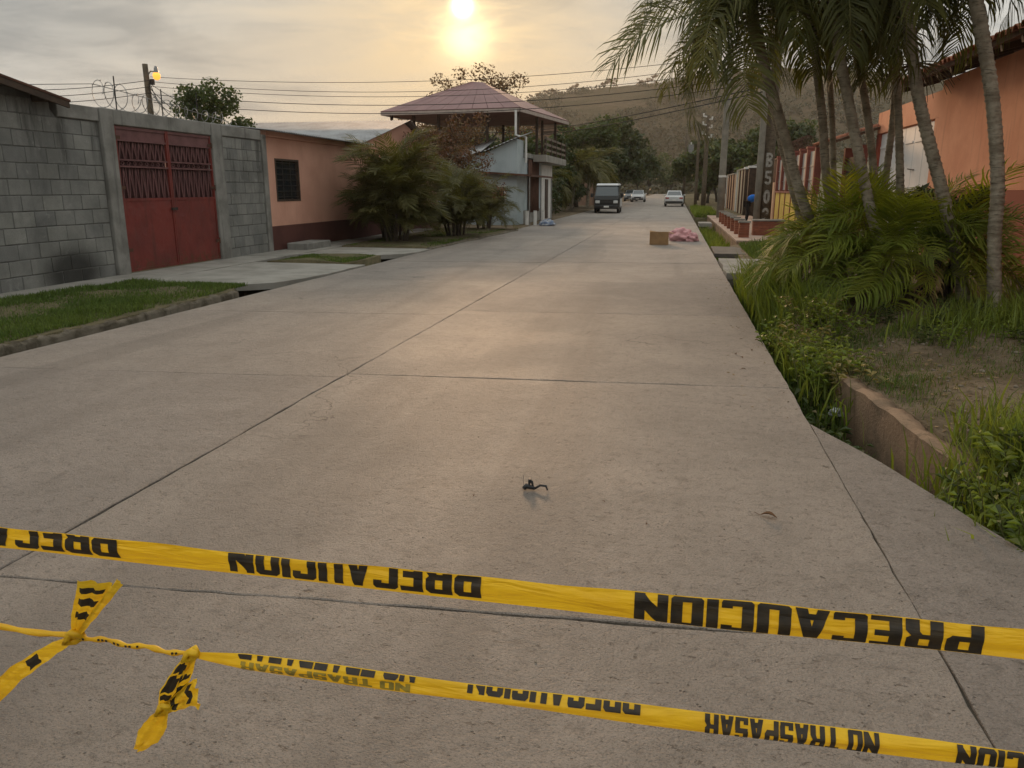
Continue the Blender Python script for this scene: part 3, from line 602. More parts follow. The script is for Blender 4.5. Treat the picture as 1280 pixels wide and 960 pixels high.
FR_LEFT = [frond_mesh('clump_frond', 1.8, d, 40, 0.5, M['frond_olive'], 0.026, 0.35, c * 1.2, 300 + i, 0.2, 0.0, 0.011) for i, (d, c) in enumerate(((1.0, 0.5), (1.5, 0.7), (2.1, 0.9)))]
FR_COCO = [frond_mesh('coconut_frond', 3.2, d, 40, 0.85, M['frond_olive'], 0.075, 0.25, c, 400 + i, 0.15, 0.0, 0.03) for i, (d, c) in enumerate(((1.0, 0.7), (1.5, 1.0), (2.0, 1.2)))]
def add_frond(parent, meshes, loc, az, elev, s=1.0, roll=0.0, wild=0.1):
    o = link('frond', rnd.choice(meshes) if isinstance(meshes, list) else meshes, parent, loc)
    o.rotation_euler = Euler((roll, -elev, az), 'XYZ'); o.scale = (s, s * rnd.uniform(0.9, 1.1), s); return o
def trunk_tube(parent, pts, r0, r1, name='trunk', m=None, ring=0.075, sides=12):
    """palm stem with raised leaf scars, along a smooth curve through pts"""
    P = [Vector(p) for p in pts]; seg = []
    for k in range(len(P) - 1):
        p0 = P[max(k - 1, 0)]; p1 = P[k]; p2 = P[k + 1]; p3 = P[min(k + 2, len(P) - 1)]
        n = max(2, int((p2 - p1).length / (ring / 4)))
        for q in range(n):
            t = q / n; seg.append(0.5 * ((2 * p1) + (p2 - p0) * t + (2 * p0 - 5 * p1 + 4 * p2 - p3) * t * t + (3 * p1 - p0 - 3 * p2 + p3) * t ** 3))
    seg.append(P[-1]); n = len(seg); R = []
    for k in range(n):
        t = k / (n - 1); r = r0 + (r1 - r0) * t; ph = k % 4
        flare = 0.35 * math.exp(-t * 22); R.append(r * (0.9 + flare + (0.075 if ph == 0 else -0.02)) * rnd.uniform(0.97, 1.03))
    mb = MB(); mb.tube(seg, R, sides); return mb.build(name, m or M['trunk'], parent, True), seg
def tall_palm(label, pts, r0, r1, nf, s=1.0, az0=0.0, group='slender palms growing before the salmon house', azs=None, elevs=None, stalks=False, meshes=None):
    base = Vector(pts[0]); root = thing('palm_tree', label, 'palm tree', base, 0, group)
    loc = [Vector(p) - base for p in pts]
    _, seg = trunk_tube(root, loc, r0, r1); top = seg[-1]; dirn = (seg[-1] - seg[-6]).normalized()
    mb = MB(); mb.tube([top - dirn * 0.03, top + dirn * 0.18, top + dirn * 0.42, top + dirn * 0.56], [r1 * 1.05, r1 * 1.25, r1 * 0.95, r1 * 0.35], 10); mb.build('crownshaft', M['shaft'], root, True)
    cr = top + dirn * 0.5
    for k in range(int(nf * 1.4)):
        az = (azs[k] if azs else az0 + k * 2.399 + rnd.uniform(-0.25, 0.25)); el = (elevs[k] if elevs else rnd.choice((1.15, 0.85, 0.6, 0.4, 0.2, 0.0, -0.3)) + rnd.uniform(-0.12, 0.12))
        add_frond(root, meshes or FR_TALL, cr - dirn * rnd.uniform(0, 0.12), az, el, s * rnd.uniform(0.88, 1.12), rnd.uniform(-0.35, 0.35))
    if stalks:
        for az in stalks:
            mb = MB(); b0 = seg[int(len(seg) * 0.74)]
            for br in range(6):
                a = az + rnd.uniform(-0.55, 0.55); p = b0.copy(); v = Vector((math.cos(a), math.sin(a), rnd.uniform(-0.1, 0.5))).normalized(); pts_ = [p.copy()]
                for q in range(7):
                    v = (v + Vector((rnd.uniform(-0.12, 0.12), rnd.uniform(-0.12, 0.12), -0.2))).normalized(); p = p + v * 0.085; pts_.append(p.copy())
                mb.tube(pts_, [0.009 - 0.0008 * q for q in range(8)], 4)
            mb.build('flower_stalk', mat('dry_flower_stalk', (0.15, 0.105, 0.05), (0.1, 0.07, 0.035), 8, 0.85, 0.2), root)
    return root
def leaf_cloud(centres, radii, n, size, flat_=0.75):
    """many small leaf faces spread in clumps"""
    C = np.asarray(centres, float); R = np.asarray(radii, float); w = R ** 2 / np.sum(R ** 2); k = nr.choice(len(C), n, p=w)
    d = nr.normal(size=(n, 3)); d /= np.linalg.norm(d, axis=1)[:, None]; rr = nr.uniform(0.25, 1.0, n) ** 0.6
    P = C[k] + d * (R[k] * rr)[:, None] * np.array([1, 1, flat_])
    nrm = d * 0.6 + nr.normal(size=(n, 3)) * 0.7 + np.array([0, 0, 0.35]); nrm /= np.linalg.norm(nrm, axis=1)[:, None]
    t = np.cross(nrm, nr.normal(size=(n, 3))); t /= np.linalg.norm(t, axis=1)[:, None]; bt = np.cross(nrm, t)
    s = size * nr.uniform(0.6, 1.35, n)[:, None]
    V = np.stack([P - t * s * 0.6, P + bt * s * 0.32 + nrm * s * 0.08, P + t * s * 0.6, P - bt * s * 0.32 + nrm * s * 0.08], 1).reshape(-1, 3)
    return V, np.arange(n * 4).reshape(-1, 4)
def broad_tree(name, label, base, height, rad, m, nleaf, leaf, trunk_r=0.16, seed=0, nb=7, group=None, cat='tree', crown0=0.4, sparse=0.35, open_=False):
    r = random.Random(seed); root = thing(name, label, cat, base, 0, group); mb = MB()
    th = height * crown0; tp = [Vector((0, 0, -0.05)), Vector((r.uniform(-0.1, 0.1) * rad * 0.5, r.uniform(-0.1, 0.1), th * 0.5)), Vector((r.uniform(-0.15, 0.15) * rad, r.uniform(-0.15, 0.15) * rad, th))]
    mb.tube(tp, [trunk_r * 1.2, trunk_r * 0.9, trunk_r * 0.75], 8); cs = []; rs = []
    for k in range(nb):
        a = k * 2.4 + r.uniform(-0.4, 0.4); up = r.uniform(0.15, 1.0) if k else 1.0; ln = rad * r.uniform(0.65, 1.0) * (1 - 0.45 * up)
        e = Vector((math.cos(a) * ln, math.sin(a) * ln, th + (height - th) * (0.12 + 0.78 * up))); m1 = tp[2].lerp(e, 0.45) + Vector((r.uniform(-0.1, 0.1), r.uniform(-0.1, 0.1), 0.1)) * rad
        mb.tube([tp[2] - Vector((0, 0, th * 0.12)), m1, e], [trunk_r * 0.55, trunk_r * 0.34, trunk_r * 0.1], 5)
        for q in range(4):
            e2 = e + Vector((r.uniform(-1, 1), r.uniform(-1, 1), r.uniform(-0.5, 0.7))) * rad * 0.42; mb.tube([m1.lerp(e, r.uniform(0.3, 1)), e2], [trunk_r * 0.14, trunk_r * 0.04], 4)
            cs.append(e2); rs.append(rad * r.uniform(0.16, 0.3) * (1.25 - sparse))
        cs.append(e); rs.append(rad * r.uniform(0.2, 0.34) * (1.25 - sparse))
    mb.build('trunk', M['bark'], root, True); V, Q = leaf_cloud(cs, rs, nleaf, leaf); link('crown', np_mesh('crown', V, Q, m), root); return root
def weed_plant(label, base, h, nst, spread, m, leaf=0.09, group='weeds on the ditch bank', lpn=9, name='weed_plant', cat='weed'):
    root = thing(name, label, cat, base, 0, group); mb = MB(); P = []; lm = MB()
    for k in range(nst):
        a = rnd.uniform(0, 2 * PI); s = spread * rnd.uniform(0.2, 1); hh = h * rnd.uniform(0.55, 1.05); p0 = Vector((math.cos(a) * s * 0.25, math.sin(a) * s * 0.25, -0.06)); p2 = Vector((math.cos(a) * s, math.sin(a) * s, hh)); p1 = p0.lerp(p2, 0.5) + Vector((0, 0, hh * 0.15))
        pts = [p0, p0.lerp(p1, 0.6), p1, p1.lerp(p2, 0.6), p2]; mb.tube(pts, [0.006, 0.005, 0.0045, 0.0035, 0.002], 4)
        for q in range(lpn):
            t = 0.2 + 0.8 * q / lpn; x = t * 4; i = min(int(x), 3); c = pts[i].lerp(pts[i + 1], x - i); az = q * 2.4 + a; d = Vector((math.cos(az), math.sin(az), rnd.uniform(-0.1, 0.7))).normalized()
            l = leaf * rnd.uniform(0.6, 1.25); sd = d.cross(Vector((0, 0, 1))).normalized() * l * 0.26; mid = c + d * l * 0.5 + Vector((0, 0, 0.01)); tip = c + d * l + Vector((0, 0, -l * 0.25))
            i0 = len(lm.v); lm.v += [tuple(x) for x in (c, mid - sd, tip, mid + sd)]; lm.f += [(i0, i0 + 1, i0 + 2), (i0, i0 + 2, i0 + 3)]
    mb.build('stem', M['stem'], root); lm.build('foliage', m, root); return root
# ------------------------------------------------------------------ block wall, gate (left)
WX = -10.1
def bevel_box_mesh(name, sx, sy, sz, bev, m):
    mb = MB(); mb.box(-sx / 2, sx / 2, -sy / 2, sy / 2, -sz / 2, sz / 2); me = mb.mesh(name, m); bm = bmesh.new(); bm.from_mesh(me)
    bmesh.ops.bevel(bm, geom=list(bm.edges), offset=bev, segments=1, affect='EDGES'); bm.to_mesh(me); bm.free(); return me
BLK = {}
def block_wall(label, y0, y1, zf, cat='wall'):
    ztop = max(zf(y0), zf(y1), zf((y0 + y1) / 2)); root = thing('block_wall', label, cat, (WX, y0, 0))
    core = MB(); prof = [(0, -0.1)] + [(y1 - y0, -0.1)]; ys = np.linspace(y0, y1, 24)
    prof += [(yy - y0, zf(yy) - 0.02) for yy in ys[::-1]]
    core.prism([(p, q) for p, q in prof], 'x', -0.17, -0.008); core.build('mortar_bed', M['mortar'], root)
    course = 0; z = 0.0
    while z + 0.23 < ztop + 0.06:
        y = y0 - (0.22 if course % 2 else 0.0)
        while y < y1 - 0.02:
            a, c = max(y, y0), min(y + 0.43, y1)
            if c - a > 0.06 and z + 0.16 < zf((a + c) / 2):
                l = round(c - a - 0.012, 2); k = l
                if k not in BLK: BLK[k] = bevel_box_mesh('concrete_block', 0.09, l, 0.236, 0.007, M['block'])
                link('concrete_block', BLK[k], root, (-0.045 + rnd.uniform(-0.001, 0.007), (a + c) / 2 - y0 + rnd.uniform(-0.003, 0.003), z + 0.122 + rnd.uniform(-0.003, 0.003)), (rnd.uniform(-0.006, 0.006), rnd.uniform(-0.005, 0.005), rnd.uniform(-0.005, 0.005)))
            y += 0.43
        z += 0.25; course += 1
    return root
w1 = block_wall('grey concrete block wall with a soot stain left of the red gate', 7.0, 12.58, lambda y: 3.42 - 0.165 * (y - 9.0) if y < 11.5 else 2.78)
w2 = block_wall('short grey block wall between the red gate and the pink house', 16.46, 18.2, lambda y: 2.78)
def col_part(root, y0, y1, z1, proud=0.03):
    mb = MB(); mb.box(-0.2, proud, y0, y1, -0.1, z1); return mb.build('column', M['conc'], root, bevel=0.012)
oy = 7.0
col_part(w1, 12.6 - oy, 12.93 - oy, 3.0, 0.06)
mb = MB(); mb.box(-0.2, 0.035, 11.62 - oy, 12.58 - oy, 2.76, 2.99); mb.build('bond_beam', M['conc'], w1, bevel=0.01)
oy = 16.46
col_part(w2, 16.03 - oy, 16.44 - oy, 3.0, 0.06); col_part(w2, 18.21 - oy, 18.42 - oy, 2.9, 0.04)
mb = MB(); mb.box(-0.2, 0.03, 16.46 - oy, 18.2 - oy, 2.76, 2.99); mb.build('bond_beam', M['conc'], w2, bevel=0.01)
lb = MB(); lb.box(WX - 0.2, WX + 0.045, 12.935, 16.025, 2.735, 3.0); tag(lb.build('gate_lintel', M['conc'], None, bevel=0.012), 'stained concrete lintel beam lying across the top of the red gate', 'beam')
# mono-pitch roof over the room behind the block wall
rf = thing('shed_roof', 'dark low sheet roof edge sloping down above the grey block wall', 'roof', (WX, 7.0, 0))
def rz(y): return 3.56 - 0.17 * (y - 8.2)
mb = MB(); mb.hexa([(-5, -0.2, rz(6.8)), (0.32, -0.2, rz(6.8)), (-5, 4.62, rz(11.62)), (0.32, 4.62, rz(11.62)), (-5, -0.2, rz(6.8) + 0.035), (0.32, -0.2, rz(6.8) + 0.035), (-5, 4.62, rz(11.62) + 0.035), (0.32, 4.62, rz(11.62) + 0.035)]); mb.build('roof_sheet', M['rust'], rf)
mb = MB(); mb.hexa([(0.27, -0.2, rz(6.8) - 0.1), (0.31, -0.2, rz(6.8) - 0.1), (0.27, 4.6, rz(11.6) - 0.1), (0.31, 4.6, rz(11.6) - 0.1), (0.27, -0.2, rz(6.8) - 0.003), (0.31, -0.2, rz(6.8) - 0.003), (0.27, 4.6, rz(11.6) - 0.003), (0.31, 4.6, rz(11.6) - 0.003)]); mb.build('fascia_board', M['wood_dark'], rf)
for q in range(4):
    y = 0.4 + q * 1.25; mb = MB(); mb.box(-0.6, 0.26, y, y + 0.06, rz(y + 7) - 0.12, rz(y + 7) - 0.012); mb.build('rafter', M['wood_dark'], rf)
# the red gate
gate = thing('metal_gate', 'red double-leaf metal gate with a lattice top and solid lower panels', 'gate', (WX + 0.0, 12.95, 0.06))
def bar(parent, name, p, q, w, d, m):
    p = Vector(p); q = Vector(q); v = q - p; mb = MB(); mb.box(-d / 2, d / 2, -w / 2, w / 2, 0, v.length)
    o = mb.build(name, m, parent); o.location = p; o.rotation_euler = Vector((0, 0, 1)).rotation_difference(v.normalized()).to_euler(); return o
for s, (a, c) in enumerate(((0.02, 1.525), (1.54, 3.06))):
    H0, H1, HT = 0.0, 1.34, 2.66
    leaf = MB(); leaf.box(-0.02, 0.0, a + 0.045, c - 0.045, 0.05, H1 - 0.02); lf = leaf.build('lower_panel', M['gate_red'], gate)
    back = MB(); back.box(-0.06, -0.052, a + 0.04, c - 0.04, H1 + 0.02, HT - 0.22); back.build('backing_sheet', M['gate_back'], gate)
    for (z0, z1) in ((H0, 0.05), (H1 - 0.025, H1 + 0.025), (1.93, 1.96), (2.05, 2.08), (HT - 0.26, HT - 0.22), (HT - 0.05, HT)):
        mb = MB(); mb.box(-0.03, 0.012, a + 0.04, c - 0.04, z0, z1); mb.build('rail', M['gate_red'] if z0 in (0.0, H1 - 0.025) else M['gate_lat'], gate)
    for y in (a + 0.018, c - 0.018):
        mb = MB(); mb.box(-0.035, 0.016, y - 0.02, y + 0.02, 0, HT); mb.build('stile', M['gate_red'], gate)
    mb = MB(); mb.box(-0.02, -0.008, a + 0.04, c - 0.04, HT - 0.22, HT - 0.05); mb.build('top_panel', M['gate_lat'], gate)
    n = 8; w = (c - a - 0.12) / n
    for (z0, z1) in ((H1 + 0.03, 1.925), (2.085, HT - 0.265)):
        for k in range(n):
            y = a + 0.06 + k * w
            for (u, v) in ((0.02, w * 0.5), (w - 0.02, w * 0.5)):
                bar(gate, 'lattice_bar', (-0.012, y + u, z0), (-0.012, y + v, z1), 0.022, 0.012, M['gate_lat'])
            bar(gate, 'lattice_bar', (-0.026, y + w, z0), (-0.026, y + w, z1), 0.018, 0.012, M['gate_lat'])
    for k in range(n):
        y = a + 0.06 + (k + 0.5) * w; t = MB(); t.tube([(-0.012, y + 0.04 * math.cos(q * PI / 4), 2.005 + 0.034 * math.sin(q * PI / 4)) for q in range(9)], 0.008, 4); t.build('ring', M['gate_lat'], gate)
mb = MB(); mb.box(0.018, 0.05, 1.44, 1.62, 1.12, 1.17); mb.build('bolt', M['black_iron'], gate)
for (yy_, sgn) in ((0.02, 1), (3.06, -1)):
    for zz_ in (0.35, 1.5, 2.4):
        mb = MB(); mb.tube([(0.022, yy_ - sgn * 0.012, zz_), (0.022, yy_ - sgn * 0.012, zz_ + 0.12)], 0.016, 8); mb.box(0.017, 0.023, min(yy_, yy_ + sgn * 0.12), max(yy_, yy_ + sgn * 0.12), zz_ + 0.03, zz_ + 0.09); mb.build('hinge', M['rust'], gate)
# razor wire on the wall
rw = thing('razor_wire', 'coiled razor wire on rods along the top of the gate wall', 'razor wire', (WX - 0.1, 12.7, 2.98))
for q, (a, c, r0) in enumerate(((0.0, 1.0, 0.23), (1.0, 2.3, 0.17), (2.3, 4.3, 0.13))):
    mb = MB(); pts = []; turns = int((c - a) * 3.2)
    for k in range(turns * 16 + 1):
        t = k / (turns * 16); an = t * turns * 2 * PI; rr = r0 * (1 + 0.1 * math.sin(k * 0.37)); pts.append((rr * 0.8 * math.cos(an), a + (c - a) * t + 0.05 * math.sin(an * 0.5 + k * 0.1), r0 + 0.02 + rr * math.sin(an)))
    mb.tube(pts, 0.0065, 4)
    for k in range(0, len(pts), 3): p = Vector(pts[k]); mb.tri(p + Vector((0, 0.035, 0.012)), p + Vector((0, -0.035, -0.012)), p + Vector((0.01, 0, 0.02)))
    mb.build('wire_coil', M['steel'], rw)
for y, h in ((0.55, 0.62), (1.9, 0.55), (3.1, 0.6)):
    mb = MB(); mb.tube([(0, y, -0.02), (0.01, y, h)], 0.012, 5); mb.build('rod', M['black_iron'], rw)
mb = MB(); mb.tube([(0, -2.5, 0.1), (0, 0.0, 0.42), (0, 2.0, 0.3), (0, 4.3, 0.12)], 0.008, 4); mb.build('strand', M['steel'], rw)
# ------------------------------------------------------------------ pink house
def corrugated(name, p0, du, dv, m, parent=None, period=0.13, amp=0.018, th=0.0):
    p0 = Vector(p0); du = Vector(du); dv = Vector(dv); n = max(8, int(du.length / period * 6)); nrm = du.cross(dv).normalized(); mb = MB()
    if nrm.z < 0: nrm = -nrm
    for k in range(n + 1):
        t = k / n; off = nrm * (amp * math.sin(t * du.length / period * 2 * PI)); mb.v += [tuple(p0 + du * t + off), tuple(p0 + du * t + dv * 0.5 + off - nrm * 0.01), tuple(p0 + du * t + dv + off)]
    for k in range(n): mb.f += [(3 * k, 3 * k + 3, 3 * k + 4, 3 * k + 1), (3 * k + 1, 3 * k + 4, 3 * k + 5, 3 * k + 2)]
    o = mb.build(name, m, parent, True); md = o.modifiers.new('thickness', 'SOLIDIFY'); md.thickness = 0.004; return o
def wall_x(parent, name, x, th, y0, y1, z0, z1, m, opens=()):
    """wall in the plane x with rectangular openings (y0,y1,z0,z1); built as butted pieces of one mesh"""
    ys = sorted({y0, y1, *[o[0] for o in opens], *[o[1] for o in opens]}); zs = sorted({z0, z1, *[o[2] for o in opens], *[o[3] for o in opens]}); mb = MB()
    for i in range(len(ys) - 1):
        for k in range(len(zs) - 1):
            cy, cz = (ys[i] + ys[i + 1]) / 2, (zs[k] + zs[k + 1]) / 2
            if any(o[0] < cy < o[1] and o[2] < cz < o[3] for o in opens): continue
            mb.box(min(x, x + th), max(x, x + th), ys[i], ys[i + 1], zs[k], zs[k + 1])
    me = mb.mesh(name, m); bm = bmesh.new(); bm.from_mesh(me); bmesh.ops.remove_doubles(bm, verts=bm.verts, dist=1e-4)
    seen = {}
    for f in list(bm.faces): seen.setdefault(tuple(sorted(v.index for v in f.verts)), []).append(f)
    dead = [f for q in seen.values() if len(q) > 1 for f in q]; bmesh.ops.delete(bm, geom=dead, context='FACES_ONLY'); bm.to_mesh(me); bm.free(); return link(name, me, parent)
ph = thing('pink_house', 'single-storey pink house with a brown base and grey metal roof', 'house', (-10.13, 18.43, 0))
hx = 0.0
WIN = (0.46, 1.78, 1.28, 2.36)
wall_x(ph, 'wall', 0.0, -0.18, 0.0, 14.6, 0.66, 2.86, M['pink'], [WIN])
mb = MB(); mb.box(-0.18, 0.02, 0.0, 14.6, -0.05, 0.655); mb.build('painted_base', M['brown_dado'], ph)
mb = MB(); mb.box(-0.18, 0.07, 0.0, 14.6, 2.865, 3.02); mb.build('ring_beam', M['pink'], ph, bevel=0.01)
mb = MB(); mb.box(-7, -0.19, -0.0, 0.16, -0.05, 3.0); mb.build('side_wall', M['pink'], ph); mb = MB(); mb.box(-7, -0.19, 14.44, 14.6, -0.05, 3.0); mb.build('side_wall', M['pink'], ph)
wn = MB(); y0, y1, z0, z1 = WIN
for (a, c, d, e) in ((y0, y1, z0, z0 + 0.05), (y0, y1, z1 - 0.05, z1), (y0, y0 + 0.05, z0 + 0.05, z1 - 0.05), (y1 - 0.05, y1, z0 + 0.05, z1 - 0.05)): wn.box(-0.1, 0.012, a, c, d, e)
wo = wn.build('window', M['wood_dark'], ph)
mb = MB(); mb.box(-0.09, -0.08, y0 + 0.05, y1 - 0.05, z0 + 0.05, z1 - 0.05); mb.build('pane', M['glass'], wo)
for k in range(7):
    z = z0 + 0.1 + k * 0.145; mb = MB(); mb.box(-0.045, -0.03, y0 + 0.05, y1 - 0.05, z, z + 0.022); mb.build('bar', M['black_iron'], wo)
for k in range(2):
    y = y0 + 0.43 + k * 0.42; mb = MB(); mb.box(-0.028, -0.014, y, y + 0.022, z0 + 0.05, z1 - 0.05); mb.build('bar', M['black_iron'], wo)
corrugated('eave_roof', (0.42, -0.25, 2.99), (0, 6.6, 0), (-5.2, 0, 0.55), M['zinc'], ph)
mb = MB(); mb.hexa([(-0.2, 6.1, 3.03), (0.05, 6.1, 3.03), (-0.2, 14.6, 3.03), (0.05, 14.6, 3.03), (-0.2, 10.3, 3.98), (0.05, 10.3, 3.98), (-0.2, 10.4, 3.98), (0.05, 10.4, 3.98)]); mb.build('gable_wall', M['pink'], ph)
corrugated('gable_roof', (0.3, 5.75, 3.02), (-9.5, 0, 0), (0, 4.7, 1.06), M['zinc'], ph); corrugated('gable_roof', (0.3, 15.0, 3.02), (-9.5, 0, 0), (0, -4.55, 1.06), M['zinc'], ph)
st = MB(); st.box(-9.95, -9.35, 18.9, 20.3, -0.02, 0.22); tag(st.build('concrete_step', M['conc'], None, bevel=0.02), 'low concrete step at the foot of the pink wall', 'step')
# ------------------------------------------------------------------ terrace house
th = thing('terrace_house', 'house with an open roof terrace under a faded red hip roof', 'house', (-6.9, 36.0, 0))
mb = MB(); mb.box(-6.6, 0, 0, 8.6, 0.62, 2.98); mb.build('wall', M['blue_white'], th)
mb = MB(); mb.box(-6.62, 0.02, -0.02, 8.62, -0.05, 0.61); mb.build('plinth', M['conc'], th)
# annex wall whose top follows the lean-to roof
mb = MB(); a = ony(612, 205, 34.6); mb.prism([(-2.35, 0.0), (0.0, 0.0), (0.0, 3.72), (-0.35, 3.6), (-1.0, 3.3), (-1.6, 3.08), (-2.35, 2.92)], 'y', -1.5, -0.02); mb.build('annex_wall', M['blue_white'], th)
corrugated('lean_to_roof', (-2.75, -1.75, 2.86), (1.25, 0, 0.36), (0, 3.3, 0.75), M['zinc'], th, 0.18, 0.02); corrugated('lean_to_roof', (-1.5, -1.75, 3.18), (1.65, 0, 0.62), (0, 3.3, 0.42), M['zinc'], th, 0.18, 0.02)
mb = MB(); mb.box(-6.7, 0.12, -0.0, 8.75, 3.0, 3.2); mb.build('floor_slab', M['conc'], th)
mb = MB(); mb.box(0.13, 0.75, 1.8, 8.9, 2.86, 3.18); mb.build('balcony_slab', M['conc_floor'], th)
for k in range(5):
    y = 1.9 + k * 1.7; mb = MB(); mb.box(0.64, 0.74, y, y + 0.1, 3.19, 4.02); mb.build('railing_post', M['wood_dark'], th)
for z in (3.36, 3.62, 3.9):
    mb = MB(); mb.box(0.66, 0.72, 1.86, 8.85, z, z + 0.1); mb.build('railing', mat('weathered_railing', (0.2, 0.16, 0.12), (0.14, 0.11, 0.085), 4, 0.85, 0.2), th)
# hip roof on posts
C = [Vector((-6.95, 0.35, 5.12)), Vector((-0.1, -0.25, 5.12)), Vector((1.05, 7.6, 5.12)), Vector((-6.0, 8.3, 5.12))]; ap = [Vector((-3.35, 3.6, 6.75)), Vector((-2.85, 4.0, 6.75))]
def panel_roof(name, a, b, c, d, m, parent, strips):
    """roof plane of standing-seam strips from eave a-b up to d-c"""
    for k in range(strips):
        t0, t1 = k / strips, (k + 1) / strips; mb = MB(); p = [a.lerp(b, t0), a.lerp(b, t1), d.lerp(c, t1), d.lerp(c, t0)]; n = (b - a).cross(d - a).normalized(); n = n if n.z > 0 else -n
        g_ = (b - a).normalized() * 0.012; mb.hexa([p[0] + g_, p[1] - g_, p[3], p[2], p[0] + g_ + n * 0.03, p[1] - g_ + n * 0.03, p[3] + n * 0.03, p[2] + n * 0.03]); mb.build(name, m, parent)
panel_roof('roof_panel', C[0], C[1], ap[1], ap[0], M['roof_pink'], th, 9); panel_roof('roof_panel', C[1], C[2], ap[1] + Vector((0, 0.02, 0)), ap[1], M['roof_pink'], th, 9)
panel_roof('roof_panel', C[2], C[3], ap[0] + Vector((0, 0.02, 0)), ap[1] + Vector((0, 0.02, 0)), M['roof_pink'], th, 9); panel_roof('roof_panel', C[3], C[0], ap[0], ap[0] + Vector((0, 0.02, 0)), M['roof_pink'], th, 9)
for k in range(4):
    p, q = C[k], C[(k + 1) % 4]; dn = Vector((0, 0, -0.16)); inn = ((C[0] + C[2]) / 2 - (p + q) / 2).normalized() * 0.06; mb = MB(); mb.hexa([p + dn, q + dn, p + dn + inn, q + dn + inn, p - Vector((0, 0, .01)), q - Vector((0, 0, .01)), p + inn - Vector((0, 0, .01)), q + inn - Vector((0, 0, .01))]); mb.build('fascia', mat('pale_fascia', (0.42, 0.34, 0.29), (0.34, 0.27, 0.23), 4, 0.7, 0.3), th)
mb = MB(); mb.quad(C[0] + Vector((.1, .1, -.1)), C[1] + Vector((-.1, .1, -.1)), C[2] + Vector((-.1, -.1, -.1)), C[3] + Vector((.1, -.1, -.1))); o = mb.build('ceiling', mat('reddish_ceiling_boards', (0.26, 0.14, 0.11), (0.2, 0.1, 0.08), 2, 0.9, 0.2), th); o.modifiers.new('thickness', 'SOLIDIFY').thickness = 0.02
for (x, y) in ((-6.55, 0.75), (-5.6, 1.2), (-4.3, 1.0), (-1.9, 0.9), (-0.35, 0.4), (0.05, 3.2), (0.45, 6.6), (-5.6, 7.6), (-2.6, 7.6), (0.02, 5.0)):
    mb = MB(); mb.box(x - 0.06, x + 0.06, y - 0.06, y + 0.06, 3.2, 5.03); mb.build('terrace_post', M['wood_dark'], th)
mb = MB(); mb.tube([(-0.3, -0.3, 5.05), (-0.3, -0.3, 3.95), (0.16, -0.26, 3.85), (0.16, -0.26, 2.75)], 0.055, 8); mb.build('downspout', M['white'], th)
corrugated('sheet_gate', (0.06, 0.95, 0.5), (0, 3.0, 0), (0, 0, 2.45), M['rust'], th, 0.2, 0.025)
mb = MB(); mb.box(0.0, 0.05, 4.7, 8.3, 0.0, 2.82); mb.build('front_wall', M['white'], th)
mb = MB(); mb.box(0.055, 0.09, 5.8, 6.7, 0.05, 2.1); mb.build('door', M['wood_dark'], th)
mb = MB(); mb.hexa([(-1.7, -1.9, 2.28), (0.7, -1.9, 2.12), (-1.7, 4.5, 2.28), (0.7, 4.5, 2.12), (-1.7, -1.9, 2.36), (0.7, -1.9, 2.2), (-1.7, 4.5, 2.36), (0.7, 4.5, 2.2)]); mb.build('awning', M['rust'], th)
for y in (-1.8, 1.2, 4.4):
    mb = MB(); mb.tube([(0.62, y, 0), (0.62, y, 2.12)], 0.03, 6); mb.build('awning_post', M['steel'], th)
mb = MB(); mb.box(-1.55, -0.5, -1.56, -1.51, 0.9, 1.75); wo = mb.build('window', M['white'], th); mb = MB(); mb.box(-1.48, -0.57, -1.575, -1.562, 0.97, 1.68); mb.build('pane', M['glass'], wo)
ib = thing('window_grille', 'black iron grille rising from the annex roof beside the reddish shrub', 'grille', (-9.55, 34.3, 2.75))
for k in range(7):
    mb = MB(); mb.tube([(k * 0.16 - 0.5, 0, 0), (k * 0.16 - 0.5, 0, 0.75)], 0.014, 5); mb.build('bar', M['black_iron'], ib)
for z in (0.05, 0.4, 0.74):
    mb = MB(); mb.tube([(-0.55, 0.0, z), (0.52, 0.0, z)], 0.014, 5); mb.build('rail', M['black_iron'], ib)
for q, x in enumerate((-6.52, -6.22, -5.92)):
    mb = MB(); mb.prism([(-0.06, -0.07), (0.06, -0.07), (0.07, 0.06), (-0.06, 0.07)], 'z', -0.02, 0.62); o = mb.build('short_post', M['white'], None, bevel=0.012); o.location = (x, 34.9 + 0.4 * q, 0.02)
    tag(o, 'short white post standing in a row before the brown sheet gate', 'post', 'short white posts before the sheet gate')
# brick gable house far behind
bh = thing('gable_house', 'far brick-coloured gable house rising behind the roadside trees', 'house', (-12.2, 78, 0))
mb = MB(); mb.prism([(-4.2, -0.05), (4.2, -0.05), (4.2, 6.4), (0, 8.0), (-4.2, 6.4)], 'y', 0, 9); mb.build('wall', mat('dull_brick_wall', (0.3, 0.19, 0.13), (0.24, 0.15, 0.105), 2, 0.9, 0.2), bh)
for s in (-1, 1):
    mb = MB(); mb.hexa([(s * 4.9, -0.6, 6.16), (s * 4.9, 9.6, 6.16), (0, -0.6, 8.06), (0, 9.6, 8.06), (s * 4.9, -0.6, 6.3), (s * 4.9, 9.6, 6.3), (0, -0.6, 8.2), (0, 9.6, 8.2)]); mb.build('roof', M['rust'], bh)
mb = MB(); mb.box(-0.9, 0.9, -0.04, -0.0, 6.75, 7.05); mb.build('vent', M['wood_dark'], bh)
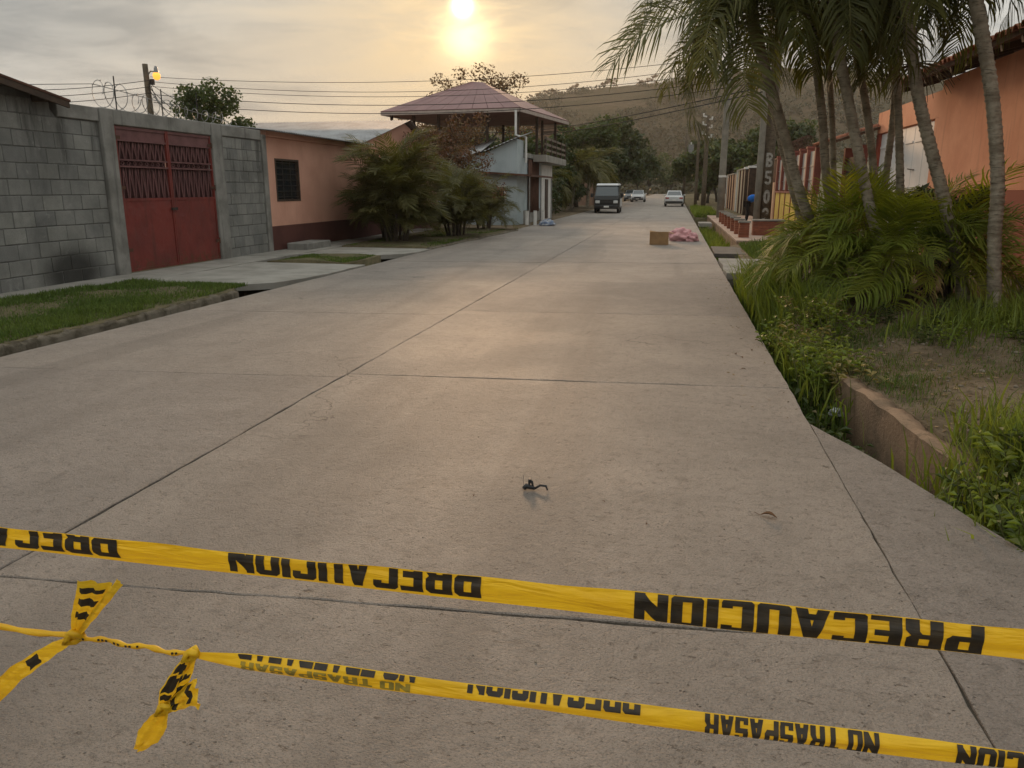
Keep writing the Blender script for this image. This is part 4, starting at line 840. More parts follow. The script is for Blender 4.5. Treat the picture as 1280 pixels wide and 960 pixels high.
# ------------------------------------------------------------------ salmon house (right)
sh = thing('salmon_house', 'salmon house with a brick-red base and clay tile roof behind the palms', 'house', (5.6, 0, 0.08))
mb = MB(); mb.box(0, 0.2, 5.0, 19.4, 1.5, 3.8); mb.build('wall', M['salmon'], sh)
mb = MB(); mb.box(-0.02, 0.2, 5.0, 19.42, -0.15, 1.497); mb.build('painted_base', M['salmon_dado'], sh)
mb = MB(); mb.box(0.2, 6, 19.2, 19.4, -0.15, 3.8); mb.build('side_wall', M['salmon'], sh)
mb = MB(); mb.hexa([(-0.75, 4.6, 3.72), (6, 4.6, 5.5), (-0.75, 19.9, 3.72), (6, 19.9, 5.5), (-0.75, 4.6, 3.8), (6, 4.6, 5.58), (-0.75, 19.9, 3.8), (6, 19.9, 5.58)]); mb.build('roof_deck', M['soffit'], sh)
for k in range(20):
    y = 4.9 + k * 0.78; bar(sh, 'rafter', (-0.72, y, 3.66), (0.0, y, 3.85), 0.08, 0.1, M['wood_dark'])
tm = MB(); pr = [(0.105 * math.cos(a), 0.085 * math.sin(a)) for a in np.linspace(0, PI, 7)]; pi_ = [(0.088 * math.cos(a), 0.07 * math.sin(a)) for a in np.linspace(PI, 0, 7)]
tm.prism(pr + pi_, 'x', 0.0, 0.46); TILE = tm.mesh('roof_tile', M['tile'], False)
sl = math.atan2(1.78, 6.75)
for row in range(4):
    for k in range(63):
        y = 4.75 + k * 0.24 + (rnd.uniform(-0.012, 0.012)); x = -0.86 + row * 0.38
        link('roof_tile', TILE, sh, (x, y, 3.80 + (x + 0.75) * math.tan(sl) + row * 0.004 + rnd.uniform(-0.008, 0.012)), (0, -sl + 0.05, rnd.uniform(-0.05, 0.05)))
# garage front
mb = MB(); mb.box(0.02, 0.24, 19.45, 25.0, 3.05, 3.62); mb.build('header', M['salmon'], sh)
for (a, c) in ((19.45, 19.75), (24.7, 25.0)):
    mb = MB(); mb.box(0.02, 0.26, a, c, -0.15, 3.045); mb.build('pier', M['salmon_dado'] if a > 20 else M['salmon'], sh)
gg = thing('garage_gate', 'off-white folding metal gate in the salmon house wall', 'gate', (5.68, 19.77, 0.10))
for k in range(6):
    mb = MB(); mb.box(0.0, 0.04, k * 0.82, k * 0.82 + 0.8, 0, 3.0); pn = mb.build('panel', M['door_white'], gg, bevel=0.008)
    for z in (0.3, 1.5, 2.6):
        mb = MB(); mb.box(-0.022, -0.001, k * 0.82 + 0.06, k * 0.82 + 0.74, z, z + 0.05); mb.build('rib', M['door_white'], pn)
mb = MB(); mb.tube([(-0.03, 1.3, 1.95), (-0.05, 1.75, 1.98)], 0.014, 6); mb.build('handle', M['black_iron'], gg)
# wooden entrance with tiled canopy
eg = thing('wooden_entrance', 'dark wooden entrance gate under a small clay tile canopy', 'gate', (5.2, 25.1, 0.10))
mb = MB(); mb.box(0, 0.25, 0, 0.25, 0, 2.75); mb.build('pier', M['red_pillar'], eg); mb = MB(); mb.box(0, 0.25, 1.95, 2.2, 0, 2.75); mb.build('pier', M['red_pillar'], eg)
for k in range(7):
    mb = MB(); mb.box(0.08, 0.13, 0.26 + k * 0.24, 0.26 + k * 0.24 + 0.23, 0, 2.45); mb.build('plank', M['wood_dark'], eg)
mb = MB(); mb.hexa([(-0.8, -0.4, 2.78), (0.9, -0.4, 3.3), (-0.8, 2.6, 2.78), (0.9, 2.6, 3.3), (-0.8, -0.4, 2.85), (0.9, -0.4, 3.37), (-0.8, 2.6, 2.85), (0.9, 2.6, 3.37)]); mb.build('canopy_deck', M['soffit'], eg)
for row in range(3):
    for k in range(13): link('roof_tile', TILE, eg, (-0.9 + row * 0.42, -0.36 + k * 0.24, 2.84 + row * 0.13), (0, -0.28, rnd.uniform(-0.05, 0.05)))
# yellow wall with red pillars
yw = thing('yellow_fence_wall', 'yellow low wall with tall red pillars and grey sheet panels', 'wall', (4.4, 27.4, 0.13))
n = 6
mb = MB(); mb.box(0, 0.16, 0, 10, -0.02, 1.3); mb.build('low_wall', M['yellow_wall'], yw)
mb = MB(); mb.box(-0.04, 0.2, -0.04, 10.02, 1.305, 1.37); mb.build('cap', M['red_pillar'], yw)
for k in range(n + 1):
    y = k * 1.64; mb = MB(); mb.box(-0.035, 0.18, y, y + 0.2, 1.375, 2.8); mb.build('pillar', M['red_pillar'], yw, bevel=0.01); mb = MB(); mb.box(-0.06, 0.2, y - 0.03, y + 0.23, 2.805, 2.88); mb.build('pillar_cap', M['red_pillar'], yw)
    mb = MB(); mb.box(-0.03, -0.002, y + 0.05, y + 0.13, -0.02, 1.3); mb.build('pilaster', M['red_pillar'], yw)
    if k < n:
        mb = MB(); mb.box(0.07, 0.1, y + 0.21, y + 1.63, 1.42, 2.7); mb.build('panel', M['grey_panel'], yw)
        for z in (1.75, 2.2):
            mb = MB(); mb.box(0.04, 0.066, y + 0.21, y + 1.63, z, z + 0.03); mb.build('rail', M['steel'], yw)
rw2 = thing('razor_wire', 'dark razor wire coil on top of the red fence pillars', 'razor wire', (4.46, 29.8, 3.02))
mb = MB(); pts = []
for k in range(20 * 14 + 1):
    t = k / 280; an = t * 20 * 2 * PI; pts.append((0.2 * math.cos(an), 7.4 * t, 0.2 + 0.2 * math.sin(an)))
mb.tube(pts, 0.011, 4); mb.build('wire_coil', M['rust'], rw2)
# farther property fronts on the right
pw = thing('peach_wall', 'peach rendered wall topped with dark upright fence slats', 'wall', (4.35, 37.7, 0.13))
mb = MB(); mb.box(0, 0.18, 0, 8.3, -0.02, 1.75); mb.build('wall', M['peach'], pw)
for k in range(20):
    mb = MB(); mb.box(0.05, 0.11, 0.05 + k * 0.42, 0.2 + k * 0.42, 1.755, 2.75); mb.build('slat', M['rust'], pw)
mb = MB(); mb.box(0.03, 0.13, 0, 8.3, 2.755, 2.82); mb.build('top_rail', M['rust'], pw)
gh = thing('roofed_house', 'low house with a pale grey metal roof behind the peach wall', 'house', (5.2, 43.5, 0.09))
mb = MB(); mb.box(0, 6, 0, 8, 0, 2.85); mb.build('wall', M['cream'], gh); corrugated('roof', (-0.6, -0.5, 2.9), (0, 9, 0), (5.5, 0, 1.6), M['zinc'], gh, 0.2, 0.025)
dp = thing('gate_pillars', 'pair of dark brown gate pillars with caps beside the peach wall', 'pillars', (4.2, 46.8, 0.04))
for y in (0, 2.6):
    mb = MB(); mb.box(-0.2, 0.2, y, y + 0.4, 0, 2.7); p_ = mb.build('pillar', M['wood_dark'], dp); mb = MB(); mb.box(-0.26, 0.26, y - 0.06, y + 0.46, 2.705, 2.82); mb.build('cap', M['white'], p_)
for k in range(9):
    mb = MB(); mb.tube([(0, 0.5 + k * 0.25, 0.02), (0, 0.5 + k * 0.25, 2.3)], 0.018, 5); mb.build('bar', M['black_iron'], dp)
mb = MB(); mb.box(-0.02, 0.02, 0.4, 2.6, 2.2, 2.26); mb.build('rail', M['black_iron'], dp); mb = MB(); mb.box(-0.02, 0.02, 0.4, 2.6, 0.1, 0.16); mb.build('rail', M['black_iron'], dp)
for (y0, l, h, m, lab) in ((50.2, 8.5, 2.75, 'cream', 'cream rendered wall beyond the brown gate pillars'), (61.0, 9.0, 2.6, 'peach', 'pale wall with a white gate house beyond the cream wall')):
    cw = thing('street_wall', lab, 'wall', (4.2, y0, 0.04)); mb = MB(); mb.box(0, 0.2, 0, l, -0.03, h); mb.build('wall', M[m], cw); mb = MB(); mb.box(-0.05, 0.25, -0.03, l + 0.03, h + 0.003, h + 0.09); mb.build('coping', M['conc_floor'], cw)
    for k in range(4):
        mb = MB(); mb.box(-0.08, -0.003, k * l / 3.4, k * l / 3.4 + 0.3, -0.03, h - 0.003); mb.build('pilaster', M['white'] if k == 3 else M['rust'], cw)
# brick planter posts on the raised pavement
POST = []
for k in range(7):
    yy = 25.2 + k * 1.9; o = thing('brick_post', 'short brick post with a pale cap along the raised pavement', 'post', (2.12, yy, 0.14), 0, 'short brick posts along the raised pavement')
    for c in range(6):
        if k == 0:
            mb = MB(); mb.box(-0.15, 0.15, -0.13, 0.13, c * 0.075, c * 0.075 + 0.068); POST.append(mb.mesh('brick_course', M['brick']))
        link('brick_course', POST[c], o)
    mb = MB(); mb.box(-0.18, 0.18, -0.16, 0.16, 0.452, 0.5); mb.build('cap', M['conc_floor'], o)
pl = thing('brick_planter', 'low brick planter wall beside the lettered pole', 'planter', (2.75, 26.6, 0.14))
for c in range(6):
    mb = MB(); mb.box(-0.25, 0.7, -0.2, 0.2, c * 0.075, c * 0.075 + 0.068); mb.build('brick_course', M['brick'], pl)
mb = MB(); mb.box(-0.28, 0.73, -0.23, 0.23, 0.452, 0.5); mb.build('cap', M['conc_floor'], pl)
# ------------------------------------------------------------------ poles, lamp, wires
def pole(name, label, base, h, r0, r1, m, group=None, lean=(0, 0)):
    root = thing(name, label, 'pole', base, 0, group); mb = MB(); mb.tube([(lean[0] * t, lean[1] * t, -0.1 + (h + 0.1) * t) for t in (0, 0.3, 0.6, 1)], [r0, r0 * 0.7 + r1 * 0.3, r0 * 0.4 + r1 * 0.6, r1], 14); mb.build('shaft', m, root, True); return root
P0b = ony(181, 80, 28.0); p0 = pole('lamp_pole', 'dark wooden pole with a lit orange street lamp behind the block wall', (P0b.x + 0.1, 28.0, 0), P0b.z, 0.15, 0.10, M['pole'], lean=(-0.1, 0))
tz = P0b.z
mb = MB(); mb.tube([(-0.05, 0, tz - 0.42), (0.15, -0.05, tz - 0.27), (0.36, -0.1, tz - 0.30)], 0.025, 6); mb.build('lamp_arm', M['steel'], p0)
mb = MB(); mb.tube([(0.42, -0.1, tz - 0.1), (0.42, -0.1, tz - 0.2), (0.42, -0.1, tz - 0.34)], [0.04, 0.07, 0.10], 10); mb.build('lamp_housing', M['steel'], p0)
mb = MB(); mb.tube([(0.42, -0.1, tz - 0.345), (0.42, -0.1, tz - 0.43), (0.42, -0.1, tz - 0.55), (0.42, -0.1, tz - 0.6)], [0.11, 0.145, 0.12, 0.05], 12); mb.build('lamp_globe', M['lamp_glow'], p0, True)
mb = MB(); mb.box(0.08, 0.2, -0.06, 0.06, tz - 0.75, tz - 0.55); mb.build('cable_bracket', M['black_iron'], p0)
p1 = pole('utility_pole', 'dark utility pole with white painted characters running down it', (3.03, 28.3, 0.12), 8.4, 0.20, 0.14, M['pole'])
p1b = pole('utility_pole', 'slim grey concrete pole standing against the lettered pole', (2.74, 28.1, 0.12), 8.0, 0.115, 0.085, M['pole_conc'])
p2 = pole('utility_pole', 'grey utility pole with a white band by the brick posts', (2.32, 42.6, 0.12), 8.6, 0.19, 0.13, M['pole_conc'])
mb = MB(); mb.tube([(0, 0, 2.05), (0, 0, 2.16)], 0.185, 14); mb.build('band', M['white'], p2)
mb = MB(); mb.tube([(0, -0.18, 2.1), (0.3, -0.3, 2.06)], 0.015, 5); mb.build('band_tail', M['white'], p2)
p3 = pole('utility_pole', 'far utility pole with insulators beside a second pole', (2.15, 64.0, 0.05), 7.0, 0.19, 0.14, M['pole'], None)
p4 = pole('utility_pole', 'thinner far pole close beside the pole with insulators', (1.6, 66.5, 0.05), 6.6, 0.13, 0.10, M['pole'], None)
for k, z in enumerate((6.7, 6.1, 5.4)):
    mb = MB(); mb.tube([(0.1, -0.1, z), (0.3, -0.2, z), (0.3, -0.2, z + 0.2)], [0.05, 0.06, 0.09], 6); mb.build('insulator', M['white'], p3)
    mb = MB(); mb.tube([(-0.1, -0.1, z + 0.2), (-0.35, -0.2, z + 0.25), (-0.35, -0.2, z + 0.45)], [0.05, 0.06, 0.08], 6); mb.build('insulator', M['white'], p3)
c5 = ony(859, 200, 92.0)
p5 = pole('utility_pole', 'distant pole carrying two grey transformers', (c5.x - 0.2, 92, 0.03), c5.z + 2.8, 0.17, 0.12, M['pole'])
for (du, dz) in ((0.35, 1.0), (-0.45, -0.9)):
    mb = MB(); mb.tube([(0.2 + du, -0.3, c5.z + dz - 0.6), (0.2 + du, -0.3, c5.z + dz + 0.6)], 0.3, 12); t_ = mb.build('transformer', M['steel'], p5)
    mb = MB(); mb.tube([(0.2 + du, -0.3, c5.z + dz + 0.6), (0.2 + du, -0.3, c5.z + dz + 0.85)], 0.07, 6); mb.build('bushing', M['white'], t_)
# wires between the lamp pole and the right-hand pole
for k, (a, m_, c) in enumerate((((188, 96), (544, 101), (957, 64)), ((188, 102), (487, 115), (957, 72)), ((190, 108), (480, 121), (957, 82)), ((190, 118), (532, 131), (957, 93)), ((192, 128), (480, 142), (957, 102)))):
    mb = MB(); pts = []
    for q in range(41):
        t = q / 40; tm_ = (m_[0] - a[0]) / (c[0] - a[0]); u = a[0] + (c[0] - a[0]) * t
        v = a[1] * (t - tm_) * (t - 1) / tm_ / 1.0 * 1.0 if False else (a[1] * (t - tm_) * (t - 1) / ((0 - tm_) * (0 - 1)) + m_[1] * t * (t - 1) / (tm_ * (tm_ - 1)) + c[1] * t * (t - tm_) / (1 * (1 - tm_)))
        pts.append(ony(u, v, 28.0 + 0.25 * t))
    mb.tube(pts, 0.009 if k < 3 else 0.012, 5); tag(mb.build('overhead_wire', M['wire']), 'thin overhead wire crossing the street from the lamp pole', 'wire', 'overhead wires across the street')
for k, (a, c) in enumerate((((560, 165), (957, 105)), ((560, 172), (957, 111)))):
    A = ony(a[0], a[1], 60.0); A = Vector((A.x, A.y, A.z)); B = Vector((3.1, 28.2, ony(957, c[1], 28.2).z)); mb = MB(); mb.tube([A.lerp(B, q / 20) - Vector((0, 0, 1.0 * math.sin(PI * q / 20) * 0.6)) for q in range(21)], 0.02, 5)
    tag(mb.build('overhead_wire', M['wire']), 'thicker overhead cable running up the street to the lettered pole', 'wire', 'cables running up the street')
for k in range(4):
    mb = MB(); z1 = 6.9 - 0.35 * k; A = Vector((3.03, 28.3, z1)); B = Vector((2.32, 42.6, z1 - 0.2)); D = Vector((2.15, 64, 6.75 - 0.35 * k))
    pts = [A.lerp(B, q / 10) - Vector((0, 0, 0.25 * math.sin(PI * q / 10))) for q in range(11)] + [B.lerp(D, q / 10) - Vector((0, 0, 0.3 * math.sin(PI * q / 10))) for q in range(1, 11)]
    mb.tube(pts, 0.012, 5); tag(mb.build('overhead_wire', M['wire']), 'overhead wire strung from pole to pole along the right side', 'wire', 'wires along the right side of the street')
for k, (u, v) in enumerate(((88, 132), (100, 130), (126, 128))):
    A = ony(190, 100 + 8 * k, 28.0); B = Vector((-24, 20.0, 4.9 - 0.2 * k)); mb = MB(); mb.tube([A.lerp(B, q / 14) - Vector((0, 0, 0.4 * math.sin(PI * q / 14))) for q in range(15)], 0.012, 5)
    tag(mb.build('overhead_wire', M['wire']), 'drooping service wire from the lamp pole over the block wall', 'wire', 'service wires from the lamp pole')
for k in range(5):
    A = Vector((P0b.x + 0.15, 27.95, tz - 0.6 - 0.1 * k)); B = Vector((P0b.x + rnd.uniform(1.0, 3.6), 27.2, tz - rnd.uniform(1.5, 2.6))); mb = MB(); mb.tube([A.lerp(B, q / 12) - Vector((0, 0, 0.25 * math.sin(PI * q / 12))) for q in range(13)], 0.012, 4)
    tag(mb.build('overhead_wire', M['wire']), 'loose house connection cable hanging from the lamp pole', 'wire', 'loose cables below the street lamp')
# ------------------------------------------------------------------ trees and palms
for (u, v) in ((0, 0),):
    pass
def px_palm(label, base, px, Y, r0, r1, nf, **k):
    b_ = Vector((base[0], base[1], float(zr(np.array(base[0]), np.array(base[1]))) - 0.05)); n_ = len(px)
    pts = [b_] + [ony(u, v, b_.y + (Y - b_.y) * (i + 1) / n_) for i, (u, v) in enumerate(px)]; return tall_palm(label, pts, r0, r1, nf, **k)
px_palm('leaning palm whose low crown hangs over the road edge', (2.35, 11.7), [(1003, 250), (985, 185), (968, 125), (950, 62)], 11.2, 0.085, 0.07, 15, az0=2.6, s=1.0)
px_palm('thin leaning palm beside the palm hanging over the road', (2.25, 12.3), [(997, 262), (985, 215), (972, 160), (955, 90), (945, 30)], 11.6, 0.055, 0.05, 10, az0=1.0, s=0.95)
px_palm('upright palm rising from the left of the areca bush', (2.5, 11.9), [(1035, 240), (1028, 150), (1018, 60), (1010, -5)], 11.6, 0.07, 0.058, 12, az0=0.4, s=1.05)
px_palm('slim palm close behind the upright palm in the bush', (2.6, 12.7), [(1043, 235), (1040, 150), (1034, 60), (1028, -20)], 12.4, 0.05, 0.045, 10, az0=4.0, s=1.0)
px_palm('thick palm rising from the dark heart of the bush', (2.95, 11.0), [(1090, 270), (1065, 150), (1045, 40), (1036, -30)], 10.8, 0.08, 0.065, 12, az0=2.0, s=1.05)
px_palm('palm behind the thick one in front of the white gate', (2.95, 12.1), [(1093, 235), (1085, 150), (1070, 60), (1060, -25)], 11.9, 0.062, 0.052, 11, az0=5.0, s=1.0)
px_palm('pale slim palm before the garage gate', (3.0, 12.6), [(1108, 215), (1118, 130), (1121, 40), (1124, -40)], 12.4, 0.055, 0.05, 10, az0=3.3, s=1.0)
px_palm('straight slender palm before the white garage gate', (3.15, 11.6), [(1125, 220), (1122, 120), (1117, 20), (1113, -45)], 11.4, 0.06, 0.05, 11, az0=1.7, s=1.0)
px_palm('ringed palm with dry flower stalks before the salmon wall', (3.74, 10.9), [(1185, 270), (1150, 130), (1137, 40), (1130, -30)], 10.7, 0.088, 0.075, 12, az0=0.9, s=1.05, stalks=(0.2, 3.6, -0.9, 2.0))
px_palm('curved ringed palm nearest the salmon wall base', (3.88, 10.3), [(1243, 300), (1247, 230), (1240, 120), (1220, 0), (1205, -80)], 10.2, 0.085, 0.08, 12, az0=2.2, s=1.0)
mb = MB(); b0 = Vector((4.6, 10.4, 2.9))
bush = thing('areca_bush', 'dense green areca palm bush at the foot of the tall palms', 'palm bush', (3.05, 11.4, 0.12))
for k in range(16):
    a = rnd.uniform(0, 2 * PI); r = 0.42 * math.sqrt(rnd.random()); h = rnd.uniform(0.5, 1.1); x, y = r * math.cos(a) * 1.2 + 0.1, r * math.sin(a); trunk_tube(bush, [(x, y, -0.12), (x * 1.15, y * 1.15, h * 0.5), (x * 1.4, y * 1.4, h)], 0.05, 0.035, 'stem', M['bark'], 0.1, 8)
for k in range(130):
    a = rnd.uniform(0, 2 * PI); r = rnd.uniform(0.1, 1.0); ex = -0.15 + 0.85 * r * math.cos(a); ey = 0.55 * r * math.sin(a); el = rnd.uniform(0.2, 1.45) if k % 4 else rnd.uniform(-0.1, 0.4)
    add_frond(bush, FR_BUSH, (ex, ey, rnd.uniform(0.35, 1.0) * (1.1 - 0.35 * r)), a + rnd.uniform(-0.5, 0.5), el, rnd.uniform(0.6, 1.05), rnd.uniform(-0.7, 0.7))
for k in range(9):
    a = rnd.uniform(2.2, 5.2); add_frond(bush, FR_DRY, (0.5 * math.cos(a), 0.4 * math.sin(a), rnd.uniform(0.4, 0.8)), a, rnd.uniform(-0.3, 0.5), rnd.uniform(0.7, 1.1))
sbush = broad_tree('leafy_shrub', 'dark broad-leaved shrub right of the areca bush', (3.45, 11.9, 0.12), 1.35, 0.75, M['leaf_dark'], 1500, 0.11, 0.03, 77, 7, None, 'shrub', 0.25, 0.2)
LP = []
def clump(label, base, h, nf, s, seed, spread=0.5, upr=(0.9, 1.6)):
    root = thing('areca_clump', label, 'palm bush', base, 0, 'areca clumps before the pink house')
    for k in range(9):
        a = rnd.uniform(0, 2 * PI); r = 0.32 * math.sqrt(rnd.random()); x, y = r * math.cos(a), r * math.sin(a); hh = h * rnd.uniform(0.2, 0.4); trunk_tube(root, [(x, y, -0.1), (x * 1.3, y * 1.3, hh * 0.5), (x * 1.7, y * 1.7, hh)], 0.05, 0.04, 'stem', M['bark'], 0.1, 7)
    for k in range(nf):
        a = k * 2.4 + rnd.uniform(-0.4, 0.4); r = spread * rnd.random(); el = rnd.uniform(*upr); add_frond(root, FR_LEFT, (r * math.cos(a), r * math.sin(a), h * (0.05 + 0.52 * rnd.random() ** 1.1)), a, el, s * rnd.uniform(0.55, 0.95), rnd.uniform(-0.4, 0.4))
    for k in range(nf // 2):
        a = rnd.uniform(0, 2 * PI); add_frond(root, FR_LEFT, (spread * 0.8 * math.cos(a), spread * 0.8 * math.sin(a), h * rnd.uniform(0.1, 0.3)), a + rnd.uniform(-0.6, 0.6), rnd.uniform(0.5, 1.35), s * rnd.uniform(0.35, 0.62), rnd.uniform(-0.5, 0.5))
    return root
clump('biggest areca clump on the verge in front of the pink house', (-8.1, 22.2, 0.05), 3.35, 130, 1.12, 1, 0.45)
clump('medium areca clump between the big clump and the white posts', (-7.15, 25.4, 0.05), 2.5, 85, 0.9, 2, 0.45)
clump('small areca clump with arching fronds beside the pale blue wall', (-7.35, 30.2, 0.05), 2.2, 60, 0.95, 3, 0.3, (0.5, 1.5))
clump('areca clump half hidden behind the biggest one', (-9.0, 24.0, 0.05), 2.9, 70, 1.0, 4, 0.45)
tb = ony(266, 150, 25.0); broad_tree('leafy_tree', 'round green tree showing above the block wall beside the lamp pole', (tb.x, 25.0, 0), 4.75, 1.45, M['leaf_mid'], 5200, 0.11, 0.12, 3, 9, None, 'tree', 0.5, 0.25)
tb = ony(597, 150, 58.0); broad_tree('thin_tree', 'tall thin-leaved tree rising behind the red hip roof', (tb.x - 0.6, 58.0, 0), 8.9, 4.3, M['leaf_dry'], 11000, 0.17, 0.2, 12, 14, None, 'tree', 0.42, 0.35)
broad_tree('reddish_shrub', 'tall reddish flowering shrub between the pink house and the terrace', (-8.75, 28.6, 0.05), 3.9, 1.75, M['leaf_red'], 12000, 0.085, 0.06, 5, 14, None, 'shrub', 0.25, 0.15)
def coco(label, base, h, nf, s, lean):
    root = thing('coconut_palm', label, 'palm tree', base, 0, 'coconut palms beside the street'); _, seg = trunk_tube(root, [(0, 0, -0.1), (lean * 0.3, 0, h * 0.5), (lean, 0, h)], 0.17, 0.12)
    for k in range(nf): add_frond(root, FR_COCO, seg[-1], k * 2.4 + rnd.uniform(-0.2, 0.2), rnd.uniform(-0.3, 1.2), s * rnd.uniform(0.85, 1.1), rnd.uniform(-0.4, 0.4))
    return root
coco('coconut palm with pale arching fronds behind the black van', (-7.6, 58.5, 0.02), 2.6, 24, 1.0, 0.4)
coco('coconut palm next to the terrace house balcony', (-8.4, 50.5, 0.02), 2.0, 18, 0.8, -0.3)
coco('coconut palm farther up the left side of the street', (-7.2, 66.0, 0.02), 3.0, 18, 0.95, 0.2)
SP = [(-9.5, 56, 4.6, 2.4, 'leaf_dark', 'dark bushy tree beside the terrace house'), (-8.6, 70, 7.0, 3.4, 'leaf_mid', 'rounded tree behind the coconut palms'), (-7.4, 80, 7.6, 3.4, 'leaf_dark', 'dense tree leaning over the left of the street'),
      (-6.9, 92, 7.8, 3.6, 'leaf_dark', 'dark tree overhanging the parked cars'), (-8.4, 108, 9.0, 4.4, 'leaf_mid', 'tall tree closing the left side of the far street'), (-8.5, 128, 8, 4.4, 'leaf_dark', 'far dark tree left of the street end'), (-7.5, 156, 9, 5.0, 'leaf_dark', 'farthest dark tree closing the street on the left'),
      (4.8, 78, 5.0, 2.6, 'leaf_mid', 'green tree right of the white sedan'), (3.4, 88, 6.0, 3.0, 'leaf_mid', 'bushy tree over the right kerb beyond the sedan'), (5.0, 100, 6.6, 3.4, 'leaf_dark', 'tall dark tree beyond the transformers'),
      (3.0, 112, 6.6, 3.2, 'leaf_mid', 'tree hanging over the right side of the far street'), (4.4, 134, 8.5, 4.2, 'leaf_dark', 'far dark tree right of the street end'), (4.6, 168, 9, 4.8, 'leaf_dark', 'farthest tree closing the street on the right'),
      (6.8, 66, 4.6, 2.3, 'leaf_mid', 'tree showing over the cream street wall'), (-15, 66, 6.0, 3.2, 'leaf_mid', 'tree behind the terrace beside the gable house'), (9.5, 84, 7.0, 3.6, 'leaf_dark', 'tree behind the right-hand walls'), (13, 112, 9, 5, 'leaf_mid', 'large tree far behind the right-hand walls'),
      (-0.8, 214, 8, 5.2, 'leaf_dark', 'tree standing across the very end of the street'), (-7, 205, 9, 5.2, 'leaf_mid', 'pale tree across the end of the street'), (6, 226, 9, 5.2, 'leaf_mid', 'rounded tree beyond the end of the street')]
for k, (x, y, h, r, m, lab) in enumerate(SP):
    broad_tree('street_tree', lab, (x, y, 0.0), h, r, M[m], 5200 if y < 115 else 3600, 0.30 if y < 75 else 0.42 if y < 130 else 0.6, 0.16, 40 + k, 9, 'trees along the far street', 'tree', 0.25, 0.05)
for k in range(8):
    x = -9.4 + rnd.uniform(-0.5, 1.6); y = 47 + k * 3.1; broad_tree('roadside_shrub', 'dark roadside shrub under the coconut palms', (x, y, 0.0), rnd.uniform(1.4, 2.2), rnd.uniform(1.0, 1.5), M['leaf_dark'], 1500, 0.16, 0.05, 90 + k, 7, 'shrubs under the coconut palms', 'shrub', 0.15, 0.0)
# far-off scrub on the hillside and single trees on its ridge
def hill_pts(n, umin, umax, t0, t1, seed):
    r = np.random.default_rng(seed); a = np.radians(r.uniform(umin, umax, n)) - YAW; R = 230 + 420 * r.uniform(t0, t1, n); X, Y = R * np.sin(a), R * np.cos(a); return X, Y
X, Y = hill_pts(5200, -14, 34, 0.05, 1.0, 5); Z = hz(X, Y); keep = (fbm(X * 0.015, Y * 0.01, 55) > -0.35) & (np.hypot((X - HILL_SCAR[0]) / 32, (Y - HILL_SCAR[1]) / 60) > 1); C_ = np.stack([X, Y, Z + 1.2], -1)[keep]
V, Q = leaf_cloud(C_, nr.uniform(1.2, 3.6, len(C_)), 90000, 1.3); tag(link('hillside_scrub', np_mesh('hillside_scrub', V, Q, leafmat('far_scrub_leaf', (0.045, 0.05, 0.02), (0.075, 0.06, 0.03), 0.2, 0.35, scale=0.05))), 'dark scrub and low trees covering the far hillside', 'scrub', None, 'stuff')
for k, u in enumerate((648, 661, 676, 688, 716, 752, 760, 798, 812)):
    a = math.atan((u - 640) / F * math.cos(PITCH)) - YAW; R = 655.0; x, y = R * math.sin(a), R * math.cos(a); z = float(hz(np.array(x), np.array(y)))
    broad_tree('ridge_tree', 'small lone tree standing on the skyline of the hill', (x, y, z - 0.3), rnd.uniform(7, 12), rnd.uniform(3, 6), M['leaf_dry'], 260, 1.1, 0.3, 130 + k, 5, 'lone trees on the ridge', 'tree', 0.4, 0.3)
# ------------------------------------------------------------------ grass and weeds
def box_s(x0, x1, y0, y1, dens=None):
    def f(n):
        P = np.stack([nr.uniform(x0, x1, n), nr.uniform(y0, y1, n)], -1)
        if dens is not None: P = P[nr.random(n) < dens(P[:, 0], P[:, 1])]
        return P
    return f
grass_patch('verge_grass', box_s(-9.05, -6.8, 5.5, 11.5, lambda x, y: np.clip(0.85 + 1.3 * fbm(x * 1.9, y * 1.9, 61), 0.08, 1) * np.clip((y - 4) / 3, 0, 1)), lambda x, y: zl(x, y), 60000, (0.02, 0.075), 0.010, M['grass'], 'short green grass on the left verge before the block wall', 0.8, 0.4)
grass_patch('verge_grass', box_s(-8.6, -6.95, 15.8, 17.6), lambda x, y: 0.05 + 0 * x, 7000, (0.02, 0.06), 0.016, M['grass'], 'small grass patch between the two driveway slabs', 0.8, 0.4)
grass_patch('verge_grass', box_s(-9.0, -6.5, 20.4, 30.2, lambda x, y: np.clip(0.65 + 0.8 * fbm(x * 1.3, y * 1.3, 62), 0.1, 1) * (x < lv3(y) - 0.03)), lambda x, y: 0.05 + 0 * x, 20000, (0.02, 0.07), 0.02, M['grass'], 'dull grass under the areca clumps', 0.8, 0.4)
def dens_r(x, y):
    e = x - xe(y); g_ = np.clip(1.1 * np.exp(-((y - 8.6) / 1.5) ** 2) + 0.9 * np.exp(-((y - 10.2) / 1.6) ** 2) * (e > 1.1) + 0.25 * np.exp(-((e - 0.25) / 0.3) ** 2) + 0.10, 0, 1); bare = np.exp(-(((x - 4.4) / 0.9) ** 2 + ((y - 13) / 2.3) ** 2)); bare2 = np.exp(-(((x - 2.35) / 0.4) ** 2 + ((y - 5.9) / 0.7) ** 2))
    return np.clip(g_ * np.clip(0.55 + 1.3 * fbm(x * 3.3, y * 3.3, 63), 0.06, 1.3) * (1 - 0.9 * bare) * (1 - 0.8 * bare2), 0.01, 1) * (e > 0.03)
grass_patch('verge_grass', box_s(1.6, 5.4, 4.3, 15, dens_r), lambda x, y: zr(x, y), 80000, (0.012, 0.085), 0.0065, M['grass'], 'uneven green grass on the right verge around the palms', 0.9, 0.5)
